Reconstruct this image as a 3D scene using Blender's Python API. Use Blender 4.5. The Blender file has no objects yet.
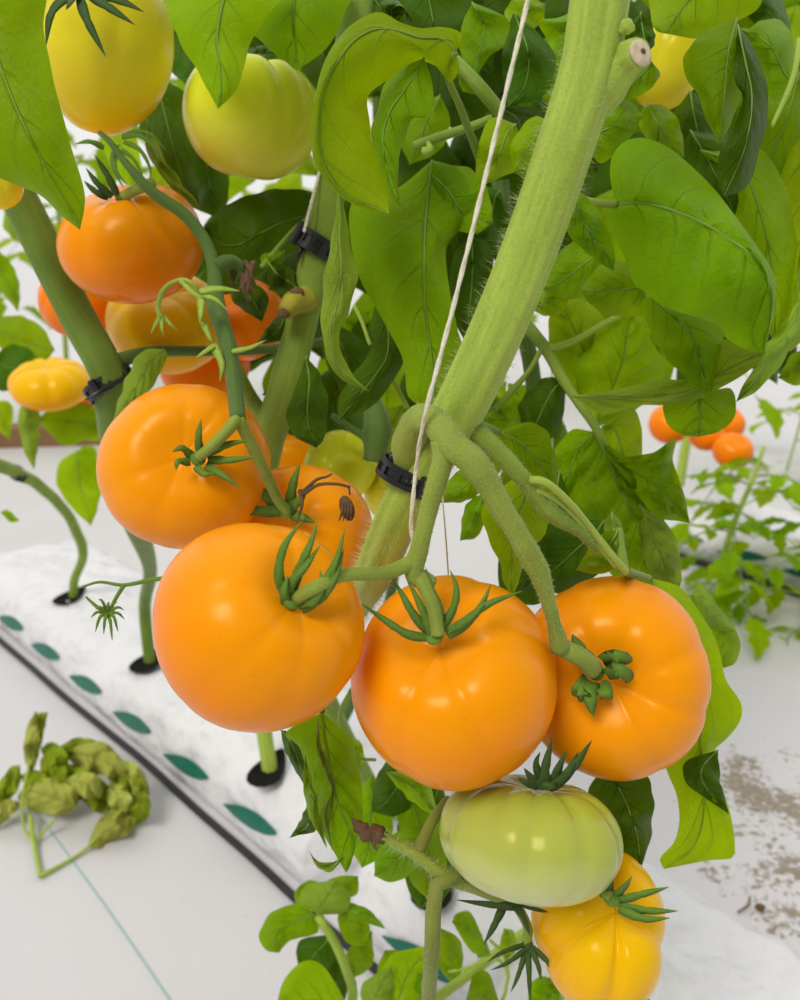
import bpy, math, random
import numpy as np
from mathutils import Vector, Matrix

random.seed(7)
RNG = np.random.RandomState(11)
S = bpy.context.scene
COL = S.collection
R = math.radians

# ------------------------------------------------------------------ camera, sky, sun, exposure
H = 0.85                      # camera height over the floor film
PITCH = R(18.4)
F = 900.0                     # focal length in pixels of the 800x1000 frame
cam = bpy.data.cameras.new('camera')
cam.sensor_fit = 'VERTICAL'
cam.sensor_height = 36.0
cam.lens = 36.0 * F / 1000.0
cam.clip_start = 0.01
cam.clip_end = 60
cam.dof.use_dof = True
cam.dof.focus_distance = 0.42
cam.dof.aperture_fstop = 12.0
cam_o = bpy.data.objects.new('camera', cam)
COL.objects.link(cam_o)
cam_o.location = (0, 0, H)
cam_o.rotation_euler = (math.pi / 2 - PITCH, 0, 0)
S.camera = cam_o

world = bpy.data.worlds.new('greenhouse_sky')
S.world = world
world.use_nodes = True
bg = world.node_tree.nodes['Background']
wt = world.node_tree
w_tc = wt.nodes.new('ShaderNodeTexCoord')
w_sp = wt.nodes.new('ShaderNodeSeparateXYZ')
wt.links.new(w_tc.outputs['Generated'], w_sp.inputs[0])
w_rp = wt.nodes.new('ShaderNodeValToRGB')          # bright roof, dimmer towards the horizon where crop rows stand
for _e, (_p, _c) in zip(w_rp.color_ramp.elements, ((0.0, (0.64, 0.635, 0.61, 1)), (0.75, (0.88, 0.87, 0.85, 1)))):
    _e.position, _e.color = _p, _c
wt.links.new(w_sp.outputs[2], w_rp.inputs[0])
w_fr = wt.nodes.new('ShaderNodeMapRange')          # the crop behind the photographer keeps that side darker
w_fr.inputs[1].default_value, w_fr.inputs[2].default_value = -0.5, 0.4
w_fr.inputs[3].default_value, w_fr.inputs[4].default_value = 0.36, 1.34
wt.links.new(w_sp.outputs[1], w_fr.inputs[0])
wt.links.new(w_rp.outputs[0], bg.inputs[0])
wt.links.new(w_fr.outputs[0], bg.inputs[1])

sun = bpy.data.lights.new('sun', 'SUN')
sun.energy = 2.05
sun.angle = R(24)
sun.color = (1.0, 0.96, 0.88)
sun_o = bpy.data.objects.new('sun', sun)
COL.objects.link(sun_o)
sun_o.rotation_euler = Vector((0.32, 0.58, -0.75)).to_track_quat('-Z', 'Y').to_euler()

S.view_settings.view_transform = 'Standard'
S.view_settings.look = 'None'
S.view_settings.exposure = 0.0
S.view_settings.gamma = 1.0
S.view_settings.use_curve_mapping = False
S.cycles.use_denoising = True
S.cycles.max_bounces = 10
S.cycles.transmission_bounces = 8
S.cycles.sample_clamp_indirect = 6

# ------------------------------------------------------------------ helpers
SP, CP = math.sin(PITCH), math.cos(PITCH)
CAM = Vector((0, 0, H))
CX, CY, CZ = Vector((1, 0, 0)), Vector((0, SP, CP)), Vector((0, -CP, SP))   # right, up, towards the camera


def at(x, y, d):
    return CAM + CX * ((x - 400) / F * d) + CY * ((500 - y) / F * d) - CZ * d


def ground(x, y, z=0.0):
    r = CX * ((x - 400) / F) + CY * ((500 - y) / F) - CZ
    return CAM + r * ((z - H) / r.z)


def depth_of(p):
    return -(p - CAM).dot(CZ)


def spline(pts, n):
    """Catmull-Rom through the points, resampled to n points of equal arc length."""
    p = np.array([tuple(q) for q in pts], float)
    if len(p) == 1:
        return np.repeat(p, n, 0)
    e = np.vstack([2 * p[0] - p[1], p, 2 * p[-1] - p[-2]])
    out = []
    for i in range(len(p) - 1):
        a, b, c, d = e[i], e[i + 1], e[i + 2], e[i + 3]
        for t in np.linspace(0, 1, 14, endpoint=False):
            out.append(0.5 * ((2 * b) + (c - a) * t + (2 * a - 5 * b + 4 * c - d) * t * t + (3 * b - a - 3 * c + d) * t ** 3))
    out.append(p[-1])
    out = np.array(out)
    s = np.concatenate([[0], np.cumsum(np.linalg.norm(np.diff(out, axis=0), axis=1))])
    u = np.linspace(0, s[-1], n)
    return np.stack([np.interp(u, s, out[:, k]) for k in range(out.shape[1])], 1)


ORG = {}


class MB:
    """collects geometry in world space and links it as one mesh object"""

    def __init__(self):
        self.v, self.f, self.m, self.uv = [], [], [], []

    def grid(self, P, closed=False, mi=0, uvs=None):
        """P: rows x cols x 3"""
        nr, nc = len(P), len(P[0])
        o = len(self.v)
        for i in range(nr):
            for j in range(nc):
                self.v.append(tuple(P[i][j]))
                self.uv.append(tuple(uvs[i][j]) if uvs is not None else (j / max(1, nc - 1), i / max(1, nr - 1)))
        for i in range(nr - 1):
            for j in range(nc if closed else nc - 1):
                k = (j + 1) % nc
                self.f.append((o + i * nc + j, o + i * nc + k, o + (i + 1) * nc + k, o + (i + 1) * nc + j))
                self.m.append(mi)
        return o

    def tube(self, pts, rad, seg=10, mi=0, ridge=0.0, nr=5, n=None, caps=True, wob=0.0):
        n = n or max(6, len(pts) * 6)
        P = spline(pts, n)
        rr = np.interp(np.linspace(0, 1, n), np.linspace(0, 1, len(rad)), rad) if hasattr(rad, '__len__') else np.full(n, rad)
        T = np.gradient(P, axis=0)
        T /= np.linalg.norm(T, axis=1)[:, None] + 1e-12
        u = np.cross(T[0], (0.31, 0.22, 0.93))
        u /= np.linalg.norm(u)
        rows, uvs, L = [], [], 0.0
        ph = random.random() * 6
        for i in range(n):
            u = u - T[i] * np.dot(u, T[i])
            u /= np.linalg.norm(u)
            w = np.cross(T[i], u)
            row, ur = [], []
            if i:
                L += np.linalg.norm(P[i] - P[i - 1])
            for k in range(seg):
                a = 2 * math.pi * k / seg
                r = rr[i] * (1 + ridge * math.cos(nr * a + 0.6 * i / n * 6) + wob * math.sin(i * 0.9 + ph) * math.sin(a + i * 0.21))
                row.append(P[i] + r * (math.cos(a) * u + math.sin(a) * w))
                ur.append((k / seg, L))
            rows.append(row)
            uvs.append(ur)
        o = self.grid(rows, True, mi, uvs)
        if caps:
            for i, rev in ((0, True), (n - 1, False)):
                c = len(self.v)
                self.v.append(tuple(P[i]))
                self.uv.append((0, 0))
                for k in range(seg):
                    a, b = o + i * seg + k, o + i * seg + (k + 1) % seg
                    self.f.append((c, b, a) if rev else (c, a, b))
                    self.m.append(mi)
        return P, rr

    def box(self, c, ax, hs, mi=0):
        c = Vector(c)
        o = len(self.v)
        for sx in (-1, 1):
            for sy in (-1, 1):
                for sz in (-1, 1):
                    self.v.append(tuple(c + ax[0] * hs[0] * sx + ax[1] * hs[1] * sy + ax[2] * hs[2] * sz))
                    self.uv.append((0, 0))
        for q in ((0, 1, 3, 2), (4, 6, 7, 5), (0, 4, 5, 1), (2, 3, 7, 6), (0, 2, 6, 4), (1, 5, 7, 3)):
            self.f.append(tuple(o + k for k in q))
            self.m.append(mi)

    def ellipsoid(self, c, ax, r, nu=14, nv=9, mi=0):
        rows = []
        c = Vector(c)
        for i in range(nv + 1):
            th = math.pi * i / nv
            rows.append([c + ax[0] * r[0] * math.sin(th) * math.cos(2 * math.pi * k / nu)
                         + ax[1] * r[1] * math.sin(th) * math.sin(2 * math.pi * k / nu) + ax[2] * r[2] * math.cos(th) for k in range(nu)])
        self.grid(rows, True, mi)

    def build(self, name, mats, parent=None, origin=None, smooth=True):
        if not isinstance(mats, (list, tuple)):
            mats = [mats]
        og = Vector(origin) if origin is not None else Vector(self.v[0])
        me = bpy.data.meshes.new(name)
        me.from_pydata([tuple(Vector(q) - og) for q in self.v], [], self.f)
        for m in mats:
            me.materials.append(m)
        me.polygons.foreach_set('material_index', self.m)
        if smooth:
            me.polygons.foreach_set('use_smooth', [True] * len(me.polygons))
        uvl = me.uv_layers.new(name='uv')
        li = np.empty(len(me.loops), np.int32)
        me.loops.foreach_get('vertex_index', li)
        uvl.data.foreach_set('uv', np.array(self.uv, np.float32)[li].ravel())
        me.update()
        return put(bpy.data.objects.new(name, me), og, parent)


def put(o, og, parent=None):
    COL.objects.link(o)
    if parent is not None:
        o.parent = parent
        o.location = Vector(og) - ORG[parent.name]
    else:
        o.location = og
    ORG[o.name] = Vector(og)
    return o


def tag(o, label=None, cat=None, group=None, kind=None):
    for k, v in (('label', label), ('category', cat), ('group', group), ('kind', kind)):
        if v:
            o[k] = v
    return o


def thing(name, og, label, cat, group=None):
    return tag(put(bpy.data.objects.new(name, None), Vector(og)), label, cat, group)


# ------------------------------------------------------------------ materials
def new_mat(name):
    m = bpy.data.materials.new(name)
    m.use_nodes = True
    nt = m.node_tree
    return m, nt, nt.nodes['Principled BSDF']


def N(nt, t, **kw):
    n = nt.nodes.new(t)
    for k, v in kw.items():
        setattr(n, k, v)
    return n


def ramp(nt, stops):
    r = nt.nodes.new('ShaderNodeValToRGB')
    while len(r.color_ramp.elements) < len(stops):
        r.color_ramp.elements.new(0.5)
    for e, (p, c) in zip(r.color_ramp.elements, stops):
        e.position = p
        e.color = (*c, 1)
    return r


def math_n(nt, op, a, b=None, c=None):
    n = nt.nodes.new('ShaderNodeMath')
    n.operation = op
    for i, x in enumerate((a, b, c)):
        if x is None:
            continue
        if isinstance(x, (int, float)):
            n.inputs[i].default_value = x
        else:
            nt.links.new(x, n.inputs[i])
    return n.outputs[0]


def mixc(nt, fac, a, b):
    n = nt.nodes.new('ShaderNodeMix')
    n.data_type = 'RGBA'
    for sock, x in ((n.inputs[0], fac), (n.inputs[6], a), (n.inputs[7], b)):
        if hasattr(x, 'is_output'):
            nt.links.new(x, sock)
        elif isinstance(x, (int, float)):
            sock.default_value = x
        else:
            sock.default_value = (*x, 1)
    return n.outputs[2]


def noise(nt, scale, detail=3, vec=None, rough=0.5):
    n = nt.nodes.new('ShaderNodeTexNoise')
    n.inputs['Scale'].default_value = scale
    n.inputs['Detail'].default_value = detail
    n.inputs['Roughness'].default_value = rough
    if vec is not None:
        nt.links.new(vec, n.inputs['Vector'])
    return n.outputs[0]


def plain(name, col, rough=0.5, spec=0.4, var=0.0, scale=60, bump=0.0, bscale=200):
    m, nt, p = new_mat(name)
    p.inputs['Base Color'].default_value = (*col, 1)
    p.inputs['Roughness'].default_value = rough
    p.inputs['Specular IOR Level'].default_value = spec
    tc = N(nt, 'ShaderNodeTexCoord')
    if var:
        f = noise(nt, scale, 4, tc.outputs['Object'])
        nt.links.new(mixc(nt, f, tuple(c * (1 - var) for c in col), tuple(min(1, c * (1 + var)) for c in col)), p.inputs['Base Color'])
    if bump:
        b = N(nt, 'ShaderNodeBump')
        b.inputs['Strength'].default_value = bump
        b.inputs['Distance'].default_value = 0.002
        nt.links.new(noise(nt, bscale, 4, tc.outputs['Object']), b.inputs['Height'])
        nt.links.new(b.outputs[0], p.inputs['Normal'])
    return m


def leaf_mat(name, col, trans, vein, tw=0.38, rough=0.42, nv=6.0):
    m, nt, p = new_mat(name)
    uv = N(nt, 'ShaderNodeUVMap')
    sep = N(nt, 'ShaderNodeSeparateXYZ')
    nt.links.new(uv.outputs[0], sep.inputs[0])
    tc = N(nt, 'ShaderNodeTexCoord')
    oi = N(nt, 'ShaderNodeObjectInfo')
    s = math_n(nt, 'ABSOLUTE', math_n(nt, 'MULTIPLY_ADD', sep.outputs[0], 2.0, -1.0))
    wob = noise(nt, 40, 2, tc.outputs['Object'])
    ph = math_n(nt, 'MULTIPLY', math_n(nt, 'SUBTRACT', sep.outputs[1], math_n(nt, 'MULTIPLY', s, 0.3)), nv)
    ph = math_n(nt, 'ADD', ph, math_n(nt, 'MULTIPLY', wob, 0.35))
    fr = math_n(nt, 'ABSOLUTE', math_n(nt, 'SUBTRACT', math_n(nt, 'FRACT', ph), 0.5))      # 0 on a vein
    v2 = math_n(nt, 'SUBTRACT', 1.0, math_n(nt, 'SMOOTH_MIN', math_n(nt, 'MULTIPLY', fr, 16.0), 1.0, 0.2))
    v2 = math_n(nt, 'MULTIPLY', math_n(nt, 'MAXIMUM', v2, 0.0), math_n(nt, 'SUBTRACT', 1.0, s))
    v1 = math_n(nt, 'MAXIMUM', math_n(nt, 'SUBTRACT', 1.0, math_n(nt, 'MULTIPLY', s, 22.0)), 0.0)
    vor = N(nt, 'ShaderNodeTexVoronoi', feature='DISTANCE_TO_EDGE')
    vor.inputs['Scale'].default_value = 190
    nt.links.new(tc.outputs['Object'], vor.inputs['Vector'])
    v3 = math_n(nt, 'MAXIMUM', math_n(nt, 'SUBTRACT', 1.0, math_n(nt, 'MULTIPLY', vor.outputs['Distance'], 9.0)), 0.0)
    vv = math_n(nt, 'MINIMUM', math_n(nt, 'ADD', math_n(nt, 'ADD', v1, math_n(nt, 'MULTIPLY', v2, 0.6)), math_n(nt, 'MULTIPLY', v3, 0.05)), 1.0)
    mott = noise(nt, 28, 4, tc.outputs['Object'])
    c0 = mixc(nt, mott, tuple(c * 0.72 for c in col), tuple(min(1, c * 1.3) for c in col))
    hs = N(nt, 'ShaderNodeHueSaturation')
    nt.links.new(math_n(nt, 'MULTIPLY_ADD', oi.outputs['Random'], 0.03, 0.485), hs.inputs['Hue'])
    nt.links.new(math_n(nt, 'MULTIPLY_ADD', oi.outputs['Random'], 0.36, 0.82), hs.inputs['Value'])
    nt.links.new(c0, hs.inputs['Color'])
    base = mixc(nt, math_n(nt, 'MULTIPLY', vv, 0.38), hs.outputs[0], vein)
    nt.links.new(base, p.inputs['Base Color'])
    p.inputs['Roughness'].default_value = rough
    p.inputs['Specular IOR Level'].default_value = 0.08
    b = N(nt, 'ShaderNodeBump')
    b.inputs['Strength'].default_value = 0.9
    b.inputs['Distance'].default_value = 0.0018
    hgt = math_n(nt, 'SUBTRACT', math_n(nt, 'MULTIPLY', noise(nt, 90, 3, tc.outputs['Object']), 1.0), math_n(nt, 'ADD', vv, math_n(nt, 'MULTIPLY', v3, 0.05)))
    nt.links.new(hgt, b.inputs['Height'])
    nt.links.new(b.outputs[0], p.inputs['Normal'])
    tr = N(nt, 'ShaderNodeBsdfTranslucent')
    tcol = mixc(nt, math_n(nt, 'MULTIPLY', vv, 0.35), mixc(nt, mott, tuple(c * 0.75 for c in trans), tuple(min(1, c * 1.25) for c in trans)), vein)
    nt.links.new(tcol, tr.inputs['Color'])
    nt.links.new(b.outputs[0], tr.inputs['Normal'])
    mx = N(nt, 'ShaderNodeMixShader')
    mx.inputs[0].default_value = tw
    nt.links.new(p.outputs[0], mx.inputs[1])
    nt.links.new(tr.outputs[0], mx.inputs[2])
    nt.links.new(mx.outputs[0], nt.nodes['Material Output'].inputs['Surface'])
    return m


def fruit_mat(name, top, mid, bot, rough=0.27, sss=0.05, streak=0.25):
    """colour runs from the stem shoulder (local +z) to the blossom end"""
    m, nt, p = new_mat(name)
    tc = N(nt, 'ShaderNodeTexCoord')
    g = N(nt, 'ShaderNodeSeparateXYZ')
    nt.links.new(tc.outputs['Generated'], g.inputs[0])
    n1 = noise(nt, 2.2, 3, tc.outputs['Generated'])
    f = math_n(nt, 'ADD', g.outputs[2], math_n(nt, 'MULTIPLY_ADD', n1, streak * 2, -streak))
    rp = ramp(nt, [(0.12, bot), (0.5, mid), (0.92, top)])
    nt.links.new(f, rp.inputs[0])
    n2 = noise(nt, 170, 2, tc.outputs['Generated'])
    speck = ramp(nt, [(0.70, (0, 0, 0)), (0.76, (1, 1, 1))])
    nt.links.new(noise(nt, 22, 1, tc.outputs['Generated']), speck.inputs[0])
    c = mixc(nt, math_n(nt, 'MULTIPLY', n2, 0.12), rp.outputs[0], tuple(min(1, x * 1.5 + 0.03) for x in mid))
    c = mixc(nt, math_n(nt, 'MULTIPLY', speck.outputs[0], 0.12), c, tuple(x * 0.6 for x in mid))
    nt.links.new(c, p.inputs['Base Color'])
    p.inputs['Roughness'].default_value = rough
    p.inputs['Specular IOR Level'].default_value = 0.26
    p.inputs['Specular Tint'].default_value = (1.0, 0.80, 0.45, 1)
    p.inputs['Subsurface Weight'].default_value = sss
    p.inputs['Subsurface Radius'].default_value = (1.0, 0.5, 0.12)
    p.inputs['Subsurface Scale'].default_value = 0.008
    b = N(nt, 'ShaderNodeBump')
    b.inputs['Strength'].default_value = 0.12
    b.inputs['Distance'].default_value = 0.002
    nt.links.new(noise(nt, 7, 3, tc.outputs['Generated']), b.inputs['Height'])
    nt.links.new(b.outputs[0], p.inputs['Normal'])
    return m


def stem_mat(name, col, col2, stripe=0.5):
    m, nt, p = new_mat(name)
    uv = N(nt, 'ShaderNodeUVMap')
    mp = N(nt, 'ShaderNodeMapping')
    mp.inputs['Scale'].default_value = (2.2, 1.6, 1.0)
    nt.links.new(uv.outputs[0], mp.inputs[0])
    n1 = noise(nt, 9, 3, mp.outputs[0])
    tc = N(nt, 'ShaderNodeTexCoord')
    n2 = noise(nt, 45, 4, tc.outputs['Object'])
    rp = ramp(nt, [(0.35, col2), (0.62, col)])
    nt.links.new(math_n(nt, 'ADD', math_n(nt, 'MULTIPLY', n1, stripe), math_n(nt, 'MULTIPLY', n2, 1 - stripe)), rp.inputs[0])
    fine = noise(nt, 900, 2, tc.outputs['Object'])
    c = mixc(nt, math_n(nt, 'MULTIPLY', fine, 0.35), rp.outputs[0], tuple(min(1, x * 1.7 + 0.05) for x in col))
    nt.links.new(c, p.inputs['Base Color'])
    p.inputs['Roughness'].default_value = 0.6
    p.inputs['Specular IOR Level'].default_value = 0.25
    p.inputs['Sheen Weight'].default_value = 0.10
    p.inputs['Sheen Roughness'].default_value = 0.4
    b = N(nt, 'ShaderNodeBump')
    b.inputs['Strength'].default_value = 0.35
    b.inputs['Distance'].default_value = 0.0008
    nt.links.new(math_n(nt, 'ADD', fine, n1), b.inputs['Height'])
    nt.links.new(b.outputs[0], p.inputs['Normal'])
    return m


M = {}
M['young'] = leaf_mat('young_leaf', (0.235, 0.40, 0.002), (0.56, 0.72, 0.002), (0.36, 0.48, 0.05), 0.45)  # brighter copy
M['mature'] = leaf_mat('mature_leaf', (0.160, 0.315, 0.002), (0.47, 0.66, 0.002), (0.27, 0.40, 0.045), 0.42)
M['old'] = leaf_mat('old_leaf', (0.055, 0.125, 0.003), (0.15, 0.27, 0.002), (0.13, 0.22, 0.03), 0.25)  # darkened leaf copy; canopy shade is put into its colour
M['under'] = leaf_mat('leaf_underside', (0.24, 0.36, 0.035), (0.38, 0.55, 0.008), (0.38, 0.48, 0.12), 0.3, 0.6)
M['wilt'] = leaf_mat('wilted_leaf', (0.42, 0.46, 0.085), (0.5, 0.52, 0.05), (0.56, 0.57, 0.20), 0.15, 0.7)
M['wilt2'] = leaf_mat('wilted_leaf_green', (0.235, 0.30, 0.012), (0.36, 0.42, 0.01), (0.36, 0.40, 0.07), 0.15, 0.7)
M['vein'] = plain('leaf_rib', (0.20, 0.33, 0.05), 0.5, 0.3, 0.2)
M['stem'] = stem_mat('pale_stem', (0.36, 0.485, 0.065), (0.225, 0.315, 0.025), 0.75)
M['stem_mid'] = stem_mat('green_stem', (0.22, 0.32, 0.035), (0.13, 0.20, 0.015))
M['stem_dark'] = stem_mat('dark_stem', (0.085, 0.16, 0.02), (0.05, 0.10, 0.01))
M['stem_deep'] = stem_mat('deep_green_stem', (0.135, 0.22, 0.018), (0.08, 0.14, 0.008))
M['stub'] = plain('yellowed_stub', (0.36, 0.32, 0.035), 0.6, 0.2, 0.4, 90)
M['truss'] = stem_mat('truss_stem', (0.25, 0.33, 0.045), (0.165, 0.20, 0.012), 0.3)
M['truss_dark'] = stem_mat('olive_truss', (0.20, 0.245, 0.04), (0.13, 0.145, 0.015), 0.4)
M['hair'] = plain('stem_hair', (0.56, 0.65, 0.30), 0.5, 0.3)
M['cut'] = plain('cut_face', (0.62, 0.53, 0.36), 0.7, 0.2, 0.35, 300, 0.5)
M['sepal'] = stem_mat('sepal_green', (0.135, 0.25, 0.018), (0.065, 0.14, 0.008))
M['sepal_dark'] = stem_mat('sepal_dark', (0.045, 0.095, 0.009), (0.028, 0.060, 0.006))
M['dry'] = plain('dried_tissue', (0.14, 0.085, 0.045), 0.8, 0.15, 0.6, 120, 0.6)
M['orange'] = fruit_mat('orange_skin', (0.97, 0.335, 0.0), (0.96, 0.262, 0.0), (0.89, 0.195, 0.0))
M['deep'] = fruit_mat('deep_orange_skin', (0.95, 0.24, 0.0), (0.94, 0.195, 0.0), (0.88, 0.16, 0.0))
M['yellow'] = fruit_mat('yellow_skin', (0.88, 0.50, 0.0), (0.95, 0.44, 0.0), (0.95, 0.35, 0.0))
M['green'] = fruit_mat('pale_green_skin', (0.40, 0.46, 0.045), (0.42, 0.475, 0.09), (0.64, 0.68, 0.33), 0.22)
M['turning'] = fruit_mat('turning_skin', (0.56, 0.60, 0.012), (0.74, 0.76, 0.035), (0.82, 0.78, 0.09), 0.22)
M['turning_gold'] = fruit_mat('golden_turning_skin', (0.60, 0.52, 0.008), (0.86, 0.72, 0.03), (0.92, 0.66, 0.01), 0.24)
M['string'] = plain('twine', (0.80, 0.76, 0.60), 0.8, 0.15, 0.25, 400, 0.5, 900)
M['black'] = plain('black_plastic', (0.012, 0.013, 0.016), 0.35, 0.5)
M['pipe'] = plain('black_pipe', (0.018, 0.019, 0.021), 0.5, 0.4, 0.3)
M['teal'] = plain('teal_print', (0.004, 0.135, 0.090), 0.4, 0.4, 0.4, 50)
M['teal_line'] = plain('teal_thread', (0.30, 0.56, 0.50), 0.7, 0.2)
M['slot'] = plain('dark_slot', (0.012, 0.011, 0.009), 0.9, 0.1, 0.5, 80, 0.8)
M['board'] = plain('brown_board', (0.26, 0.14, 0.07), 0.7, 0.2, 0.3, 15)
M['twig'] = plain('twig_bark', (0.24, 0.17, 0.11), 0.8, 0.2, 0.4, 120, 0.5)


def film_mat(name, col, dirt=None, wr=0.5, sc=6.0, wd=0.012, fine=0.25):
    m, nt, p = new_mat(name)
    geo = N(nt, 'ShaderNodeNewGeometry')
    pos = geo.outputs['Position']
    n1 = noise(nt, 3.0, 5, pos)
    n2 = noise(nt, 70, 5, pos, 0.6)
    c = mixc(nt, n1, tuple(x * 0.93 for x in col), tuple(min(1, x * 1.05) for x in col))
    sp = ramp(nt, [(0.64, (0, 0, 0)), (0.72, (1, 1, 1))])
    nt.links.new(n2, sp.inputs[0])
    c = mixc(nt, math_n(nt, 'MULTIPLY', sp.outputs[0], 0.22), c, (0.33, 0.29, 0.23))
    if dirt:
        tot = None
        for (cx, cy, rad, k) in dirt:
            dx = N(nt, 'ShaderNodeVectorMath', operation='DISTANCE')
            nt.links.new(pos, dx.inputs[0])
            dx.inputs[1].default_value = (cx, cy, 0)
            f = math_n(nt, 'MULTIPLY', math_n(nt, 'MAXIMUM', math_n(nt, 'SUBTRACT', 1.0, math_n(nt, 'DIVIDE', dx.outputs['Value'], rad)), 0.0), k)
            tot = f if tot is None else math_n(nt, 'MAXIMUM', tot, f)
        n3 = noise(nt, 95, 5, pos, 0.7)
        n4 = noise(nt, 14, 4, pos, 0.6)
        q = math_n(nt, 'ADD', math_n(nt, 'MULTIPLY', n3, 1.0), math_n(nt, 'MULTIPLY', math_n(nt, 'SUBTRACT', n4, 0.5), 1.1))
        q = math_n(nt, 'ADD', q, math_n(nt, 'MULTIPLY', math_n(nt, 'SUBTRACT', tot, 0.5), 0.42))
        rp = ramp(nt, [(0.54, (0, 0, 0)), (0.66, (1, 1, 1))])
        nt.links.new(q, rp.inputs[0])
        dcol = mixc(nt, noise(nt, 160, 4, pos), (0.10, 0.07, 0.04), (0.40, 0.32, 0.22))
        c = mixc(nt, math_n(nt, 'MULTIPLY', rp.outputs[0], math_n(nt, 'MINIMUM', math_n(nt, 'MULTIPLY', tot, 5.0), 0.92)), c, dcol)
    nt.links.new(c, p.inputs['Base Color'])
    p.inputs['Roughness'].default_value = 0.42
    p.inputs['Specular IOR Level'].default_value = 0.35
    b = N(nt, 'ShaderNodeBump')
    b.inputs['Strength'].default_value = wr
    b.inputs['Distance'].default_value = wd
    wv = noise(nt, sc, 2.5, pos, 0.4)
    nt.links.new(math_n(nt, 'ADD', wv, math_n(nt, 'MULTIPLY', noise(nt, sc * 6, 3, pos), fine)), b.inputs['Height'])
    nt.links.new(b.outputs[0], p.inputs['Normal'])
    return m


d1, d2, d3 = ground(775, 800), ground(790, 870), ground(765, 475)
M['film'] = film_mat('white_ground_film', (0.625, 0.61, 0.635), [(d1.x, d1.y, 0.22, 1.0), (d2.x, d2.y, 0.20, 0.8), (d3.x, d3.y, 0.3, 0.8)], 0.35, 5)
M['bag'] = film_mat('white_bag_film', (0.74, 0.74, 0.77), None, 0.9, 16, 0.03, 0.07)

# ------------------------------------------------------------------ setting: floor film and its seam
ROW = Vector((-0.69, 0.724, 0)).normalized()
NRM = Vector((0.724, 0.69, 0)).normalized()
fm = MB()
fm.grid([[Vector((x, y, 0)) for x in np.linspace(-12, 12, 25)] for y in np.linspace(-3, 24, 28)])
tag(fm.build('floor', M['film'], origin=(0, 0, 0)), kind='structure')

sb = MB()
p0, p1 = ground(30, 805), ground(190, 1030)
sb.tube([p0 + Vector((0, 0, .0012)), (p0 + p1) / 2 + Vector((.004, 0, .0012)), p1 + Vector((0, 0, .0012))], 0.0009, 6)
tag(sb.build('thread', M['teal_line']), 'thin teal thread lying on the white floor film below the wilted leaves', 'thread')


def rowpt(n, s, z=0.0):
    return NRM * n + ROW * s + Vector((0, 0, z))


# ------------------------------------------------------------------ grow bags
N1 = 0.650 * H
slot_p = [ground(x, y, 0.112) for x, y in ((72, 597), (150, 662), (270, 770), (435, 885))]
s_slot = [q.dot(ROW) for q in slot_p]
n_slot = [q.dot(NRM) for q in slot_p]


def grow_bag(n0, width, s0, s1, label, slots, marks, seed, hgt=0.085):
    rr = random.Random(seed)
    prof = [(0.0, 0.0), (-0.008, 0.02), (-0.006, 0.05), (0.006, 0.072), (0.03, 0.084), (0.09, 0.088), (0.16, 0.087),
            (width - 0.03, 0.083), (width - 0.006, 0.068), (width + 0.006, 0.04), (width, 0.0)]
    prof = [(a, b * hgt / 0.085) for a, b in prof]
    prof = spline([(a, b, 0) for a, b in prof], 30)
    ns = int((s1 - s0) / 0.012)
    rows = []
    for i in range(ns + 1):
        s = s0 + (s1 - s0) * i / ns
        e = min(1, min(i, ns - i) / 3.0)
        row = []
        for k, (a, b, _) in enumerate(prof):
            wr = 0.0040 * math.sin(s * 41 + k * 0.9) * math.sin(k * 0.33 + s * 9) + 0.0030 * math.sin(s * 97 - k * 0.55) * math.sin(s * 13 + k * .2)
            row.append(rowpt(n0 + (a - width / 2) * (0.6 + 0.4 * e) + width / 2, s, max(0.0, b * (0.25 + 0.75 * e) + (wr if b > 0.01 else 0))))
        rows.append(row)
    m = MB()
    m.grid(rows)
    for row in (rows[0], rows[-1]):
        c = sum(row, Vector()) / len(row)
        m.grid([row, [c] * len(row)])
    root = thing('grow_bag', rowpt(n0 + width / 2, (s0 + s1) / 2), label, 'grow bag', 'white grow bags on the floor')
    m.build('bag_cover', M['bag'], root)
    for s in slots:
        if not s0 + 0.05 < s < s1 - 0.05:
            continue
        q = MB()
        c = rowpt(n_slot[s_slot.index(s)] if s in s_slot else n0 + 0.10, s, 0.0895 * hgt / 0.085)
        rows = []
        dx, dy = (NRM * 0.8 + ROW * 0.5).normalized(), (ROW * 0.8 - NRM * 0.5).normalized()
        for i in range(4):
            rows.append([c + dx * (0.046 * f * math.cos(a)) + dy * (0.022 * f * math.sin(a) * (1 - 0.5 * math.cos(a))) + Vector((0, 0, 0.001 + 0.003 * (f > 0.9)))
                         for f in ((0.02, 0.5, 0.92, 1.0)[i],) for a in np.linspace(0, 2 * math.pi, 18, endpoint=False)])
        q.grid(rows, True)
        q.build('planting_slit', M['slot'], root)
    for s in marks:
        q = MB()
        L, W = 0.060, 0.0100
        rows = []
        for i in range(9):
            t = i / 8
            w = W * math.sin(math.pi * min(max(t, 0.02), 0.98)) ** 0.75
            row = []
            for g in (-1, -0.4, 0.4, 1):
                z = (0.043 + (t - 0.5) * -0.014 + g * w) * hgt / 0.085
                row.append(rowpt(n0 - 0.0125 + max(0, (z - 0.055)) * 0.5, s + (t - 0.5) * 2 * L, z))
            rows.append(row)
        q.grid(rows)
        q.build('printed_leaf_mark', M['teal'], root)
    return root


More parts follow.
